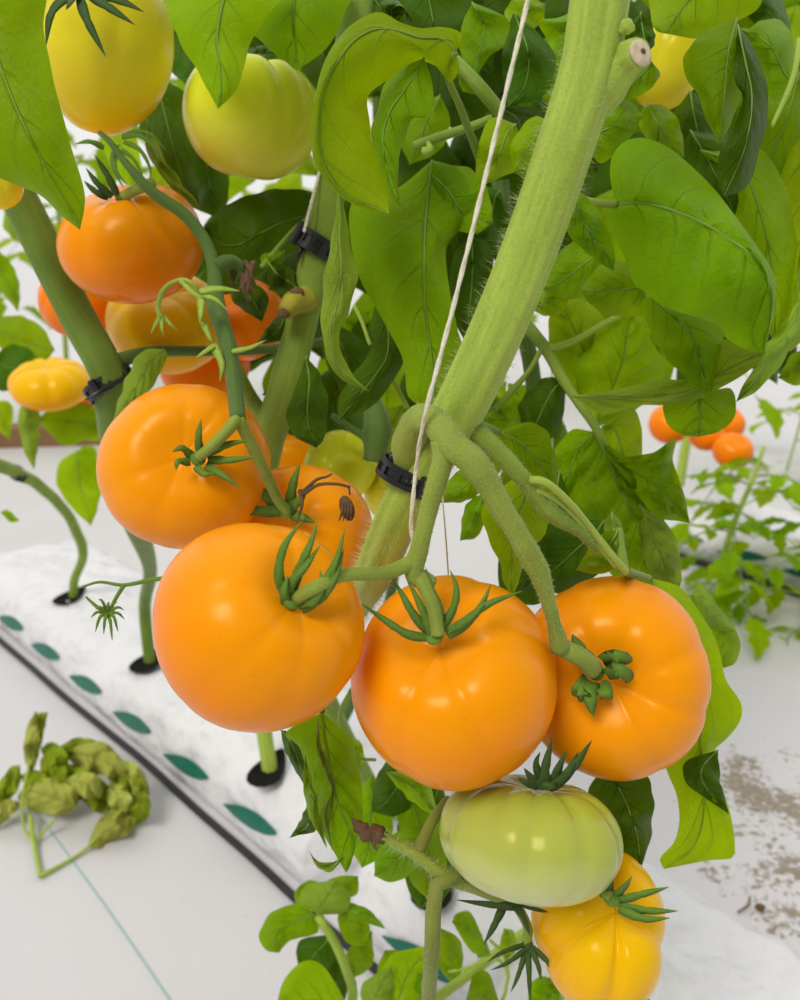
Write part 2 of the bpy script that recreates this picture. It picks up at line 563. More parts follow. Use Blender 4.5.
sA = ground(318, 915).dot(ROW)
for (a, b, lab) in ((sA - 1.1, sA - 0.02, 'white plastic grow bag at the bottom edge under the yellow lobed tomato'),
                    (sA, sA + 1.25, 'white plastic grow bag with teal leaf prints beside the wilted leaves')):
    mk = [s for s in np.arange(sA - 1.0, sA + 1.4, 0.165) if a + 0.05 < s < b - 0.06]
    grow_bag(N1 + 0.015, 0.27, a, b, lab, [s for s in s_slot], mk, 3, 0.107)
N2 = 2.32 * H
for i, (a, b, lab) in enumerate(((-0.95, 0.08, 'white grow bag with teal prints in the second row, nearest the right edge'),
                                 (0.11, 1.15, 'white grow bag of the second row behind the crumpled leaf'))):
    grow_bag(N2, 0.27, a, b, lab, [-0.75, -0.35, 0.0, 0.35, 0.75], [s for s in np.arange(-2, 3, 0.16) if a + 0.06 < s < b - 0.06], 5 + i, 0.10)
N3 = 4.3 * H
grow_bag(N3, 0.3, -1.9, -0.2, 'white grow bag far back in the third row at the right edge', [-1.2, -0.8], [s for s in np.arange(-1.8, -0.3, 0.2)], 9, 0.11)


def pipe(n0, s0, s1, label, r=0.008, wig=0.006):
    m = MB()
    pts = [rowpt(n0 + wig * math.sin(s * 7.0) + 0.5 * wig * math.sin(s * 17), s, r) for s in np.linspace(s0, s1, 22)]
    m.tube(pts, r, 8)
    q = m.build('drip_pipe', M['pipe'])
    tag(q, label, 'pipe')
    return q


pipe(N1 - 0.006, s_slot[3] - 0.6, s_slot[2] + 2.2, 'thin black irrigation pipe along the base of the nearest grow bags', 0.0055, 0.003)
pipe(N2 - 0.030, -0.95, 1.15, 'black irrigation pipe in front of the second row of grow bags', 0.009)
pipe(N3 - 0.03, -1.9, -0.2, 'black irrigation pipe in front of the third row at the right edge', 0.009)
fb = MB()
a0, a1 = ground(-60, 447), ground(125, 441)
dv = (a1 - a0).normalized()
up = Vector((0, 0, 1))
nv = dv.cross(up)
fb.box((a0 + a1) / 2 + up * 0.035, (dv, nv, up), ((a1 - a0).length / 2, 0.05, 0.035))
tag(fb.build('board', M['board'], smooth=False), 'brown board edging the far bed at the left edge', 'board')


# ------------------------------------------------------------------ plants: stems, leaves
class Plant:
    def __init__(self, base, label, name='tomato_plant', group=None):
        self.o = thing(name, base, label, 'plant', group)
        self.n = 0

    def stem(self, pts, rad, mat='stem', name='stem', seg=18, ridge=0.035, nr=5, parent=None, wob=0.0, n=None, extra=None):
        m = MB()
        P, rr = m.tube(pts, rad, seg, 0, ridge, nr, n=n or max(10, len(pts) * 8), wob=wob)
        mats = [M[mat]]
        if extra:
            mats += extra(m)
        return m.build(name, mats, parent or self.o), P, rr

    def hairs(self, P, rr, count, ln=0.0028, parent=None, seed=1, lo=0.0, hi=1.0):
        r = random.Random(seed)
        m = MB()
        n = len(P)
        for _ in range(count):
            f = (lo + (hi - lo) * r.random()) * (n - 1.001)
            i = int(f)
            p = P[i] + (P[i + 1] - P[i]) * (f - i)
            t = P[i + 1] - P[i]
            t = t / np.linalg.norm(t)
            d = np.array([r.gauss(0, 1) for _ in range(3)])
            d -= t * np.dot(d, t)
            d /= np.linalg.norm(d)
            b = p + d * rr[i] * 0.96
            e = b + (d + t * r.uniform(-.5, .5)) * ln * r.uniform(.5, 1.25)
            s = np.cross(t, d) * 0.00009
            o = len(m.v)
            m.v += [tuple(b - s), tuple(b + s), tuple(b + t * 0.00014), tuple(e)]
            m.uv += [(0, 0)] * 4
            m.f += [(o, o + 1, o + 3), (o + 1, o + 2, o + 3), (o + 2, o, o + 3)]
            m.m += [0, 0, 0]
        h = m.build('stem_hair', M['hair'], parent or self.o)
        h['kind'] = 'stuff'
        return h

    def leaf(self, tone, d, base, tip, A, B, mid=None, fold=(0.012, 0.012), ruf=0.003, quilt=0.0012, pet=None, pr=0.0022, nt=34, ns=7, rib=0.0006, k=2.5, und=0.0026, pmat='stem_mid'):
        """A blade between two edges that run from base to tip; edges and midrib are given where they are seen, d is the
        real distance along the blade (list from base to tip), fold pushes the two margins back (+) or forward (-)."""
        d = list(d) if hasattr(d, '__len__') else [d, d]
        ea = spline([(*base, 0)] + [(*q, 0) for q in A] + [(*tip, 0)], nt)[:, :2]
        eb = spline([(*base, 0)] + [(*q, 0) for q in B] + [(*tip, 0)], nt)[:, :2]
        if mid:
            em = spline([(*base, 0)] + [(*q, 0) for q in mid] + [(*tip, 0)], nt)[:, :2]
        else:
            em = (ea + eb) / 2
        T = np.linspace(0, 1, nt)
        D = np.interp(T, np.linspace(0, 1, len(d)), d)
        ph1, ph2 = RNG.rand() * 6.28, RNG.rand() * 6.28
        rows, uvs, midp = [], [], []
        sz = np.linalg.norm(np.array(base) - np.array(tip))
        for e in (ea, eb):
            w = sum(RNG.uniform(.3, 1) * np.sin(RNG.uniform(12, 34) * T + RNG.rand() * 6.28) for _ in range(3))
            nv_ = e - em
            nv_ = nv_ / (np.linalg.norm(nv_, axis=1)[:, None] + 1e-6)
            e += nv_ * (w * np.sin(np.pi * T) * min(1.1, sz * .009))[:, None]
        un = [(RNG.uniform(-4, 4), RNG.uniform(5, 16), RNG.rand() * 6.28, RNG.uniform(.4, 1)) for _ in range(4)]
        for i, t in enumerate(T):
            row, ur = [], []
            env = math.sin(math.pi * min(max(t, 0.0), 1.0)) ** 0.6 if 0 < t < 1 else 0.0
            for j in range(-ns, ns + 1):
                s = j / ns
                a = abs(s)
                q = em[i] + (ea[i] - em[i]) * a if s < 0 else em[i] + (eb[i] - em[i]) * a
                f = fold[0] if s < 0 else fold[1]
                ph = ph1 if s < 0 else ph2
                dd = D[i] + env * (f * a ** 1.4 + ruf * a * a * math.sin(6.28 * k * t + ph)) - env * quilt * 1.8 * abs(math.sin(math.pi * 6 * (t - 0.3 * a))) * math.sin(math.pi * min(1, a * 1.0) ** 0.7) + env * und * sum(c_ * math.sin(a_ * s + b_ * t + p_) for a_, b_, p_, c_ in un)
                row.append(at(q[0], q[1], dd))
                ur.append((0.5 + 0.5 * s, t))
            rows.append(row)
            uvs.append(ur)
            midp.append(row[ns])
        m = MB()
        m.grid(rows, False, 0, uvs)
        if rib:
            m.tube([tuple(p) for p in midp[::4]] + [tuple(midp[-1])], [rib, rib * 0.8, rib * 0.5, rib * 0.2], 5, 1, n=nt)
        lf = m.build('leaf', [M[tone], M['vein']], self.o, at(base[0], base[1], d[0]))
        self.n += 1
        if pet:
            q = MB()
            q.tube([at(*p) for p in pet] + [at(base[0], base[1], d[0])], [pr * 1.25, pr, pr * 0.8], 8)
            q.build('petiole', M[pmat], lf)
        return lf

    def spray(self, pos, direc, L, tone, nl=5, droop=0.4, sc=1.0, seed=0):
        """a compound leaf: curved rachis with lobed leaflets, one part"""
        r = random.Random(seed)
        direc = Vector(direc).normalized()
        side0 = direc.cross(Vector((0, 0, 1))).normalized()
        pts = []
        for i in range(6):
            t = i / 5
            pts.append(Vector(pos) + direc * L * t + Vector((0, 0, -droop * L * t * t)))
        m = MB()
        m.tube(pts, [0.0022 * sc, 0.0012 * sc], 5, 1)

        def leaflet(b, dr, ln, wd):
            dr = dr.normalized()
            sd = dr.cross(Vector((r.uniform(-.4, .4), r.uniform(-.4, .4), 1))).normalized()
            nn = sd.cross(dr)
            rows, uv = [], []
            for i in range(13):
                t = i / 12
                w = wd * (math.sin(math.pi * min(1, t * 0.96 + 0.02)) ** 0.75) * (1.15 - 0.55 * t) * (1 + 0.22 * math.sin(t * 21))
                row, ur = [], []
                for j in range(-3, 4):
                    s = j / 3
                    row.append(b + dr * ln * (t + 0.10 * abs(s) * (1 - t)) + sd * w * s + nn * (0.22 * wd * abs(s) - 0.35 * ln * t * t + 0.06 * wd * math.sin(9 * t + 3 * s)))
                    ur.append((0.5 + s / 2, t))
                rows.append(row)
                uv.append(ur)
            m.grid(rows, False, 0, uv)
        npair = max(1, nl // 2)
        for k in range(npair):
            t = 0.35 + 0.55 * k / max(1, npair)
            i = int(t * 5)
            b = pts[i].lerp(pts[min(5, i + 1)], t * 5 - i)
            for sg in (-1, 1):
                ll = L * r.uniform(.32, .45)
                leaflet(b, direc * 0.45 + side0 * sg + Vector((0, 0, r.uniform(-.5, .1))), ll, ll * r.uniform(.28, .38))
        leaflet(pts[-1], direc + Vector((0, 0, -droop)), L * 0.5, L * 0.18)
        lf = m.build('leaf', [M[tone], M['vein']], self.o, pos)
        self.n += 1
        return lf


def generic_plant(base, hgt, lean, label, nl, L, seed, tones=('mature', 'young'), rad=0.006, group=None, start=0.12):
    r = random.Random(seed)
    pl = Plant(base, label, group=group)
    base = Vector(base)
    pts = [base + Vector((lean[0] * t * t + 0.015 * math.sin(5 * t + seed), lean[1] * t * t, hgt * t)) for t in np.linspace(0, 1, 6)]
    pl.stem(pts, [rad, rad * 0.9, rad * 0.6], 'stem', seg=8)
    P = spline(pts, 40)
    for k in range(nl):
        t = start + (1 - start) * k / nl
        p = Vector(P[int(t * 39)])
        a = k * 2.4 + seed + r.uniform(-.3, .3)
        pl.spray(p, (math.cos(a), math.sin(a), r.uniform(.1, .5)), L * r.uniform(.75, 1.15), tones[k % len(tones)], 5, r.uniform(.3, .8), 1.0, seed * 100 + k)
    return pl


# ---- main plant (thick pale stem)
slit3 = rowpt(n_slot[2], s_slot[2], 0.110)
slit4 = rowpt(n_slot[3], s_slot[3], 0.110)
slit2 = rowpt(n_slot[1], s_slot[1], 0.110)
slit1 = rowpt(n_slot[0], s_slot[0], 0.110)
P1 = Plant(slit3, 'tomato plant with the thick hairy pale stem carrying the three big front tomatoes')


def stub(m):
    c0, c1 = at(625, 62, 0.345), at(640, 53, 0.3385)
    m.tube([at(590, 98, .357), at(608, 78, .351), at(626, 61, .345), c1], [0.0100, 0.0100, 0.0074, 0.0058], 20, 0, 0.04, 5, n=24)
    dr = (c1 - c0).normalized()
    u = dr.cross(Vector((0, 0, 1))).normalized()
    w = u.cross(dr)
    m.ellipsoid(c1 + dr * 0.0002, (u, w, dr), (0.0056, 0.0052, 0.0014), mi=1)
    m.ellipsoid(c1 + dr * 0.0012, (u, w, dr), (0.0014, 0.0012, 0.0012), mi=2)
    m.tube([at(628, 30, .34), at(626, 24, .338), at(620, 30, .34)], [0.003, 0.0022, 0.003], 6, 0)
    return [M['cut'], M['dry']]


main_pts = [at(690, -560, .32), at(640, -240, .322), at(611, -60, .335), at(599, 0, .342), at(588, 70, .35), at(560, 160, .36), at(529, 248, .372), at(495, 332, .383), at(459, 408, .395),
            at(425, 465, .408), at(396, 520, .425), at(372, 575, .46), at(350, 610, .54), at(325, 650, .75), at(305, 700, 1.05)]
sp_ = depth_of(slit3)
main_pts += [slit3 + Vector((-.005, .01, .10)), slit3 + Vector((0, 0, -.01))]
main_r = [.0105, .0110, .0112, .0114, .0116, .0102, .0096, .0096, .0106, .0110, .0112, .0112, .0108, .0105, .0105, .0105, .0105]
st, P, rr = P1.stem(main_pts, main_r, 'stem', seg=36, ridge=0.04, nr=7, n=190, extra=stub)
P1.hairs(P, rr, 6000, 0.0052, st, 1, 0.15, 0.66)

# main truss
tr_pts = [at(408, 462, .408), at(411, 436, .395), at(423, 418, .383), at(438, 426, .374), at(454, 446, .368), at(478, 468, .368), at(500, 505, .373),
          at(524, 545, .378), at(540, 575, .385), at(551, 612, .396), at(560, 648, .408)]
tr, Pt, rt = P1.stem(tr_pts, [.0085, .0074, .0064, .0060, .0060, .0049, .0046, .0052, .0036, .0031, .0046], 'truss', 'fruit_truss', 16, 0.03, 4, n=80, wob=0.05)
P1.hairs(Pt, rt, 1500, 0.0014, tr, 2)
tb, Pb, rb = P1.stem([at(440, 440, .370), at(442, 462, .371), at(430, 505, .374), at(419, 550, .378), at(414, 572, .381), at(430, 585, .385)],
                     [.0040, .0044, .0040, .0038, .0044, .0042], 'truss', 'truss_branch', 14, 0.03, 4, n=50)
P1.hairs(Pb, rb, 700, 0.0013, tb, 3)
# side shoot cut from the stem with a thin leaf stalk
sd, Ps, rs = P1.stem([at(468, 424, .398), at(492, 446, .398), at(520, 475, .402), at(550, 512, .41), at(578, 528, .42), at(598, 548, .43)],
                     [.0050, .0042, .0039, .0041, .0039, .0026], 'stem_mid', 'side_shoot', 14, 0.03, 4, n=50, wob=0.06)
P1.hairs(Ps, rs, 600, 0.0015, sd, 4)
P1.stem([at(530, 480, .400), at(546, 483, .398), at(568, 502, .405), at(590, 528, .42), at(612, 556, .43), at(626, 572, .44)], [.0020, .0018, .0018, .0022], 'stem', 'leaf_stalk', 8)
P1.stem([at(536, 490, .402), at(556, 500, .405), at(574, 516, .412), at(594, 540, .425), at(616, 566, .435)], [.0012, .0012, .0016], 'stem', 'leaf_stalk', 8)

# lower truss with withered tip
lw, Pl, rl = P1.stem([slit4 + Vector((0, 0, -.01)), slit4 + Vector((.0, -.03, .10)), at(428, 1060, .60), at(428, 1010, .47), at(432, 950, .43), at(434, 900, .425), at(440, 880, .425), at(458, 874, .43)],
                     [.006, .006, .006, .0042, .0036, .0034, .0036, .0038], 'truss_dark', 'fruit_truss', 16, 0.04, 4, n=60)
P1.hairs(Pl, rl, 600, 0.0016, lw, 5, .4)


def dry_tip(m):
    m.tube([at(386, 838, .43), at(376, 834, .43), at(366, 832, .43), at(352, 819, .432)], [.0026, .0040, .0032, .0005], 10, 1, 0.30, 5, wob=.3)
    m.tube([at(374, 838, .43), at(374, 846, .43), at(377, 850, .43)], [.0018, .0012, .0006], 5, 1)
    return [M['dry']]


l2, Pm, rm = P1.stem([at(382, 836, .43), at(400, 846, .43), at(420, 858, .428), at(445, 876, .43), at(475, 886, .445), at(505, 899, .46), at(520, 905, .468)],
                     [.0022, .0024, .0032, .0038, .0036, .0032, .0028], 'truss', 'truss_branch', 14, 0.05, 4, n=50, extra=dry_tip)
P1.hairs(Pm, rm, 420, 0.0045, l2, 6, 0, .55)
P1.stem([at(418, 852, .43), at(424, 838, .435), at(434, 818, .445), at(448, 800, .46)], [.0032, .0028, .0025, .0024], 'truss_dark', 'truss_branch', 10)
P1.stem([at(512, 898, .465), at(522, 915, .468), at(528, 930, .47), at(526, 943, .47)], [.0030, .0026, .0024, .0028], 'truss', 'truss_branch', 9)


def blade(m, pts, wpx, mi=0, face=None, n=14, thick=0.0005):
    """a slender pointed sepal through (x, y, d) points, lens-shaped in section"""
    W = [at(*p) for p in pts]
    P = spline(W, n)
    dm = np.mean([p[2] for p in pts])
    hw = wpx / F * dm / 2
    rows = []
    for i in range(n):
        t = i / (n - 1)
        T = Vector(P[min(n - 1, i + 1)] - P[max(0, i - 1)]).normalized()
        nn = (face or CZ)
        nn = (nn - T * nn.dot(T)).normalized()
        sd = T.cross(nn)
        w = hw * (0.55 + 0.45 * math.sin(math.pi * min(1, t * 1.7 + .1) * 0.9 if t < .5 else math.pi * .5)) * (1 - t ** 2.2) + 0.00012
        c = Vector(P[i])
        th = thick * (1 - t * 0.6)
        rows.append([c + sd * w + nn * w * 0.35, c + nn * (th * 0.4), c - sd * w + nn * w * 0.42, c - nn * th])
    m.grid(rows, True, mi)


def sepals(parent, base_d, lst, mat='sepal', w=11):
    out = []
    for sp in lst:
        m = MB()
        ww = w
        if isinstance(sp[0], (int, float)):
            ww, sp = sp[0], sp[1:]
        n = len(sp)
        pts = []
        for i, q in enumerate(sp):
            dd = q[2] if len(q) > 2 else base_d - 0.007 * math.sin(math.pi * i / n)
            pts.append((q[0], q[1], dd))
        blade(m, pts, ww)
        out.append(m.build('sepal', M[mat], parent))
    return out


# ------------------------------------------------------------------ tomatoes
def tomato(px, py, d, rpx, axis, mat, label, asp=0.8, ribs=7, rib=0.05, lump=0.04, dip=0.2, seed=0, pw=1.0, tip=0.0, sx=1.0, spin=0.0,
           calyx=None, sep=(), smat='sepal', sw=11, stalk=None, sr=.0024, seg=(72, 44)):
    r = random.Random(seed + 100)
    c = at(px, py, d)
    a = rpx / F * d
    h = a * asp
    ax = (CX * axis[0] + CY * axis[1] + CZ * axis[2]).normalized()
    root = thing('tomato', c, label, 'tomato')
    ph = [r.uniform(0, 6.28) for _ in range(6)]
    nu, nv = seg
    rows = []
    for i in range(nv + 1):
        th = math.pi * (i / nv)
        st_, ct = math.sin(th), math.cos(th)
        row = []
        for k in range(nu):
            p = 2 * math.pi * k / nu
            q = p + 0.30 * math.sin(p + ph[0]) + 0.16 * math.sin(2 * p + ph[1])
            g = abs(math.sin(q * ribs / 2))
            groove = (1 - g) ** 2.2
            wgt = math.exp(-((th - 0.75) / 0.85) ** 2) + 0.22 + 0.25 * math.exp(-((th - 2.6) / 0.5) ** 2)
            rad = 1 - rib * groove * wgt + lump * (math.sin(p + ph[2]) * 0.5 + 0.5 * math.sin(2 * p + ph[3])) * st_ + 0.4 * lump * math.sin(3 * p + ph[4]) * st_ * math.cos(th * 1.5)
            rho = a * (st_ ** 0.88 if st_ > 0 else 0) * rad
            z = h * ct * (abs(ct) ** (pw - 1) if ct else 1)
            z = z * (1 + 0.8 * lump * math.sin(p + ph[5]) * st_)
            u = st_ if ct > 0 else 1.0
            z -= dip * h * math.exp(-(u / 0.36) ** 2)
            if ct > 0:
                z -= rib * 0.9 * h * groove * math.exp(-((th - .5) / .4) ** 2)
            else:
                z -= tip * h * math.exp(-(st_ / 0.45) ** 2)
                z += 0.06 * h * math.exp(-(st_ / 0.18) ** 2)
            row.append(Vector((rho * math.cos(p) * sx, rho * math.sin(p), z)))
        rows.append(row)
    m = MB()
    m.grid(rows, True)
    f = m.build('fruit', M[mat], root, Vector((0, 0, 0)))
    f.location = (0, 0, 0)
    f.rotation_mode = 'QUATERNION'
    f.rotation_quaternion = ax.to_track_quat('Z', 'Y') @ Matrix.Rotation(spin, 3, 'Z').to_quaternion()
    ORG[f.name] = c
    if calyx:
        q = MB()
        cc = at(*calyx)
        u = ax.orthogonal().normalized()
        q.ellipsoid(cc, (u, ax.cross(u), ax), (0.0042, 0.0042, 0.0026))
        cal = q.build('calyx', M[smat], root, cc)
        sepals(cal, calyx[2], sep, smat, sw)
    if stalk:
        q = MB()
        q.tube([at(*p) for p in stalk], [sr, sr, sr * 1.15], 12, 0, 0.04, 4)
        q.build('stalk', M['truss'], root)
    return root


tomato(261, 625, .385, 105, (.60, .46, .66), 'orange', 'big smooth orange tomato at front left, leftmost of the three in the front cluster', .90, 6, .022, .035, .24, 1, 1.0, spin=1.2,
       calyx=(291, 600, .358), sep=[((285, 596), (279, 572), (285, 545), (302, 521)), ((292, 592), (300, 568), (310, 545), (318, 521)), ((286, 602), (292, 582), (306, 566), (320, 545)),
                                    ((294, 604), (316, 590), (334, 566), (345, 530)), ((298, 606), (322, 597), (336, 575), (344, 548)), ((302, 610), (316, 600), (322, 586), (320, 570)), ((288, 604), (284, 594), (288, 575))],
       stalk=[(296, 598, .357), (318, 586, .352), (345, 575, .358), (385, 573, .372), (412, 562, .379)], sr=.0028, sw=11)
tomato(452, 680, .425, 105, (-.22, .55, .80), 'orange', 'big orange tomato in the middle of the front cluster, stem and calyx standing on top', .90, 5, .04, .03, .24, 2, 1.0, spin=.4,
       calyx=(434, 636, .386), sep=[((430, 638), (408, 634), (388, 622), (362, 604)), ((428, 632), (412, 612), (402, 594), (392, 579)), ((436, 640), (426, 618), (416, 596), (406, 578)),
                                    ((440, 630), (454, 606), (456, 586), (450, 570)), ((446, 632), (464, 622), (488, 604), (522, 591)), ((448, 636), (468, 622), (482, 604), (491, 584)), ((432, 634), (440, 612), (432, 590), (426, 568))],
       stalk=[(438, 634, .383), (434, 610, .380), (426, 590, .380), (418, 574, .381)], sr=.0030, sw=10)
tomato(613, 674, .465, 98, (-.24, .03, .97), 'orange', 'big orange tomato at front right, its curled green calyx facing the viewer', .82, 7, .04, .06, .34, 8, 1.0, spin=2.2,
       calyx=(596, 672, .430), sep=[((592, 682, .428), (590, 698, .422), (593, 716, .424)), ((590, 664, .428), (580, 650, .424), (572, 634, .43)), ((602, 660, .428), (616, 656, .420), (628, 660, .424), (629, 664, .43)),
                                    ((606, 674, .428), (618, 670, .420), (628, 676, .424), (626, 684, .432)), ((586, 680, .428), (578, 688, .422), (575, 697, .428)), ((600, 684, .428), (606, 694, .422), (602, 700, .43)), ((588, 684, .428), (582, 694, .42), (588, 698, .43))],
       stalk=[(560, 646, .411), (566, 650, .410), (582, 658, .414), (592, 668, .424)], sr=.0044, sw=18, smat='sepal')
tomato(187, 466, .50, 84, (.16, .12, .97), 'orange', 'orange tomato hanging above and left of the biggest one, calyx towards the viewer', .82, 8, .022, .03, .24, 4, spin=.3,
       calyx=(198, 458, .462), sep=[((200, 452), (199, 436), (201, 419)), ((192, 456), (182, 448), (172, 452)), ((190, 462), (178, 462), (176, 470)), ((206, 454), (230, 444), (250, 440)), ((208, 460), (230, 460), (256, 457)),
                                    ((206, 466), (224, 476), (240, 488)), ((196, 466), (204, 474), (214, 473))], stalk=[(199, 457, .460), (212, 446, .452), (226, 432, .452), (238, 418, .455)], sr=.0028, sw=9)
tomato(298, 540, .545, 77, (-.16, .55, .82), 'orange', 'orange tomato half hidden behind the biggest front one, dark sepals spread on top', .88, 6, .03, .03, .2, 5,
       calyx=(287, 512, .500), sep=[((282, 512), (255, 511), (222, 512)), ((290, 508), (293, 485), (300, 463)), ((280, 508), (258, 488), (238, 468)), ((292, 514), (304, 518), (316, 523)), ((288, 510), (300, 500), (306, 488))],
       stalk=[(288, 511, .498), (278, 500, .49), (268, 478, .478), (248, 438, .462), (238, 418, .455)], sr=.0028, sw=12)
tomato(529, 835, .435, 92, (.13, .98, -.10), 'green', 'pale green unripe ribbed tomato hanging below the front cluster', .64, 9, .085, .03, .22, 6, .95, spin=.9,
       calyx=(548, 784, .415), sep=[((544, 788), (545, 768), (552, 738)), ((552, 786), (572, 768), (592, 740)), ((540, 786), (530, 776), (524, 768)), ((550, 788), (566, 774), (578, 752)), ((540, 784), (526, 782), (518, 778)), ((548, 790), (560, 764), (566, 750)), ((545, 788), (536, 765), (540, 752))],
       smat='sepal_dark', sw=12)
tomato(599, 928, .475, 78, (.10, .62, .78), 'yellow', 'yellow lobed tomato at the bottom edge under the pale green one', .92, 4, .14, .06, .2, 7, spin=-.2, sx=.86,
       calyx=(612, 898, .430), sep=[((618, 900), (640, 894), (669, 887)), ((620, 906), (648, 910), (678, 911)), ((618, 908), (644, 918), (670, 918)), ((608, 892), (610, 876), (617, 860)), ((604, 896), (602, 882), (606, 872)), ((614, 896), (626, 884), (632, 876))],
       stalk=[(611, 897, .428), (600, 888, .432), (586, 884, .45)], sw=10)
tomato(106, 46, .56, 66, (.30, .86, .42), 'turning_gold', 'golden green heart-shaped tomato at the top left corner', 1.18, 5, .05, .04, .2, 8, tip=.12,
       calyx=(80, -8, .50), sep=[((80, -2), (88, 22), (106, 57)), ((90, -4), (112, 10), (135, 25)), ((70, -4), (52, 14), (46, 46)), ((96, -6), (122, 2), (144, 12)), ((76, -4), (70, 4), (66, 10))], smat='sepal_dark', sw=11)
tomato(250, 116, .60, 69, (.12, .94, .30), 'turning', 'pale yellow-green tomato at the top, right of the golden heart-shaped one', .88, 5, .10, .04, .2, 12, spin=1.0,
       calyx=(262, 50, .595), sep=[((262, 50), (280, 52), (296, 62)), ((256, 50), (244, 60), (240, 70))], smat='sepal_dark', sw=10)
tomato(133, 243, .60, 71, (-.12, .80, .55), 'orange', 'orange tomato at upper left behind the large leaf, hanging on a dark curved stalk', .80, 5, .07, .04, .2, 10, spin=.6,
       calyx=(122, 198, .57), sep=[((118, 196), (108, 176), (94, 154)), ((112, 197), (98, 184), (86, 168)), ((108, 198), (96, 192), (84, 181)), ((126, 196), (138, 190), (146, 188))], smat='sepal_dark', sw=8, stalk=[(124, 196, .568), (140, 188, .56), (152, 184, .555)], sr=.0034)
tomato(168, 322, .70, 60, (.1, .6, .7), 'yellow', 'yellow orange tomato just below the upper left orange one', .72, 5, .06, .03, .2, 11)
tomato(80, 300, .76, 40, (.1, .6, .7), 'deep', 'deep orange tomato behind the left slanting green stem', .85, 5, .04, .03, .2, 12)
tomato(245, 320, .76, 42, (-.2, .4, .8), 'deep', 'shaded orange tomato beside the dark truss stem at left centre', .85, 5, .04, .03, .2, 13)
tomato(205, 366, .78, 44, (.0, .7, .7), 'deep', 'orange tomato peeking over the one with its calyx towards the viewer', .7, 5, .04, .03, .2, 14)
tomato(292, 452, .72, 37, (.0, .7, .7), 'orange', 'small orange tomato peeking out below the dark oval leaf', .85, 5, .04, .03, .2, 15)
tomato(341, 466, .66, 37, (.1, .5, .8), 'turning', 'small olive green tomato between the orange ones and the black stem clip', .88, 5, .03, .03, .2, 16)
tomato(398, 492, .68, 34, (.1, .5, .8), 'turning_gold', 'greenish yellow tomato hidden behind the stem clip', .9, 5, .03, .03, .2, 17)
tomato(50, 384, 1.10, 40, (.05, .8, .5), 'yellow', 'blurred flat yellow tomato at the left edge', .58, 8, .10, .03, .2, 18)
tomato(92, 386, 1.16, 24, (.05, .8, .5), 'deep', 'blurred orange tomato beside the flat yellow one at the left edge', .8, 6, .06, .03, .2, 19)
tomato(668, 66, .62, 34, (.2, .7, .6), 'turning_gold', 'golden yellow tomato between the leaves at upper right of the stem', 1.25, 5, .04, .03, .2, 20)
tomato(-2, 186, .56, 24, (.1, .7, .6), 'turning_gold', 'yellow tomato cut off by the left edge below the large leaf', .9, 5, .04, .03, .2, 21)
tomato(669, 424, 2.05, 21, (.1, .6, .7), 'deep', 'far orange tomato at the right, leftmost of the distant group', .85, 5, .05, .03, .2, 22, seg=(32, 20))
tomato(706, 434, 2.10, 18, (.1, .6, .7), 'deep', 'far orange tomato at the right, middle one of the distant group', .85, 5, .05, .03, .2, 23, seg=(32, 20))
tomato(726, 424, 2.16, 19, (.1, .6, .7), 'deep', 'far orange tomato at the right, topmost of the distant group', .85, 5, .05, .03, .2, 24, seg=(32, 20))
tomato(733, 451, 2.02, 20, (.1, .6, .7), 'deep', 'far orange tomato at the right, lowest of the distant group', .85, 5, .05, .03, .2, 25, seg=(32, 20))

# ------------------------------------------------------------------ main plant leaves
L = P1.leaf
# right of the stem
L('mature', [.42, .405, .40, .42], (618, 205), (764, 354), [(611, 185), (611, 160), (622, 143), (640, 137), (665, 146), (690, 165), (715, 190), (740, 222), (757, 246), (773, 272), (776, 292), (771, 325)],
  [(606, 215), (612, 235), (625, 258), (635, 285), (645, 292), (665, 307), (700, 318), (722, 328), (725, 337), (742, 348)],
  [(640, 203), (665, 208), (700, 222), (730, 240), (757, 260), (771, 290), (770, 325)], (.035, .016), .005, .0034, pet=[(560, 196, .44), (590, 202, .43)], rib=.0009, nt=46)
L('mature', [.41, .40, .405], (572, 192), (614, 272), [(564, 205), (565, 225), (575, 242), (592, 257)], [(585, 195), (600, 213), (609, 235), (615, 255)], None, (.006, .012), .002, pet=[(548, 190, .42)])
L('mature', [.46, .45, .455], (584, 128), (643, 116), [(600, 101), (625, 98)], [(590, 150), (604, 163), (630, 138)], None, (.015, .01))
L('mature', .49, (648, 104), (684, 157), [(638, 120), (650, 145), (668, 160)], [(664, 106), (677, 118), (683, 138)], None, (.01, .01))
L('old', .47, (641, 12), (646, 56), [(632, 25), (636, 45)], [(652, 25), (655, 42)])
L('mature', .45, (652, 62), (608, 104), [(640, 56), (620, 74)], [(660, 76), (640, 96)])
L('young', [.50, .49, .48], (765, -40), (668, 34), [(690, -50), (652, -25), (650, 12), (655, 30)], [(760, 5), (730, 25), (700, 38)], None, (.02, .01), rib=.0006)
L('mature', [.46, .45, .45], (737, 18), (718, 145), [(705, 30), (690, 48), (683, 60), (687, 80), (698, 96), (708, 122)], [(743, 50), (743, 85), (738, 105), (728, 130)], [(728, 55), (724, 100)], (.012, .015))
L('old', [.45, .435, .44], (738, 25), (724, 196), [(735, 50), (735, 80), (742, 100), (733, 130), (721, 150), (716, 176)], [(752, 45), (762, 68), (768, 90), (767, 118), (760, 150), (746, 188)], [(745, 60), (752, 100), (744, 150)], (.012, .02), .004)
L('mature', .475, (797, 78), (737, 27), [(793, 40), (782, 21), (762, 20), (750, 28)], [(790, 92), (777, 105), (768, 92), (755, 58)], None, (.02, .01))
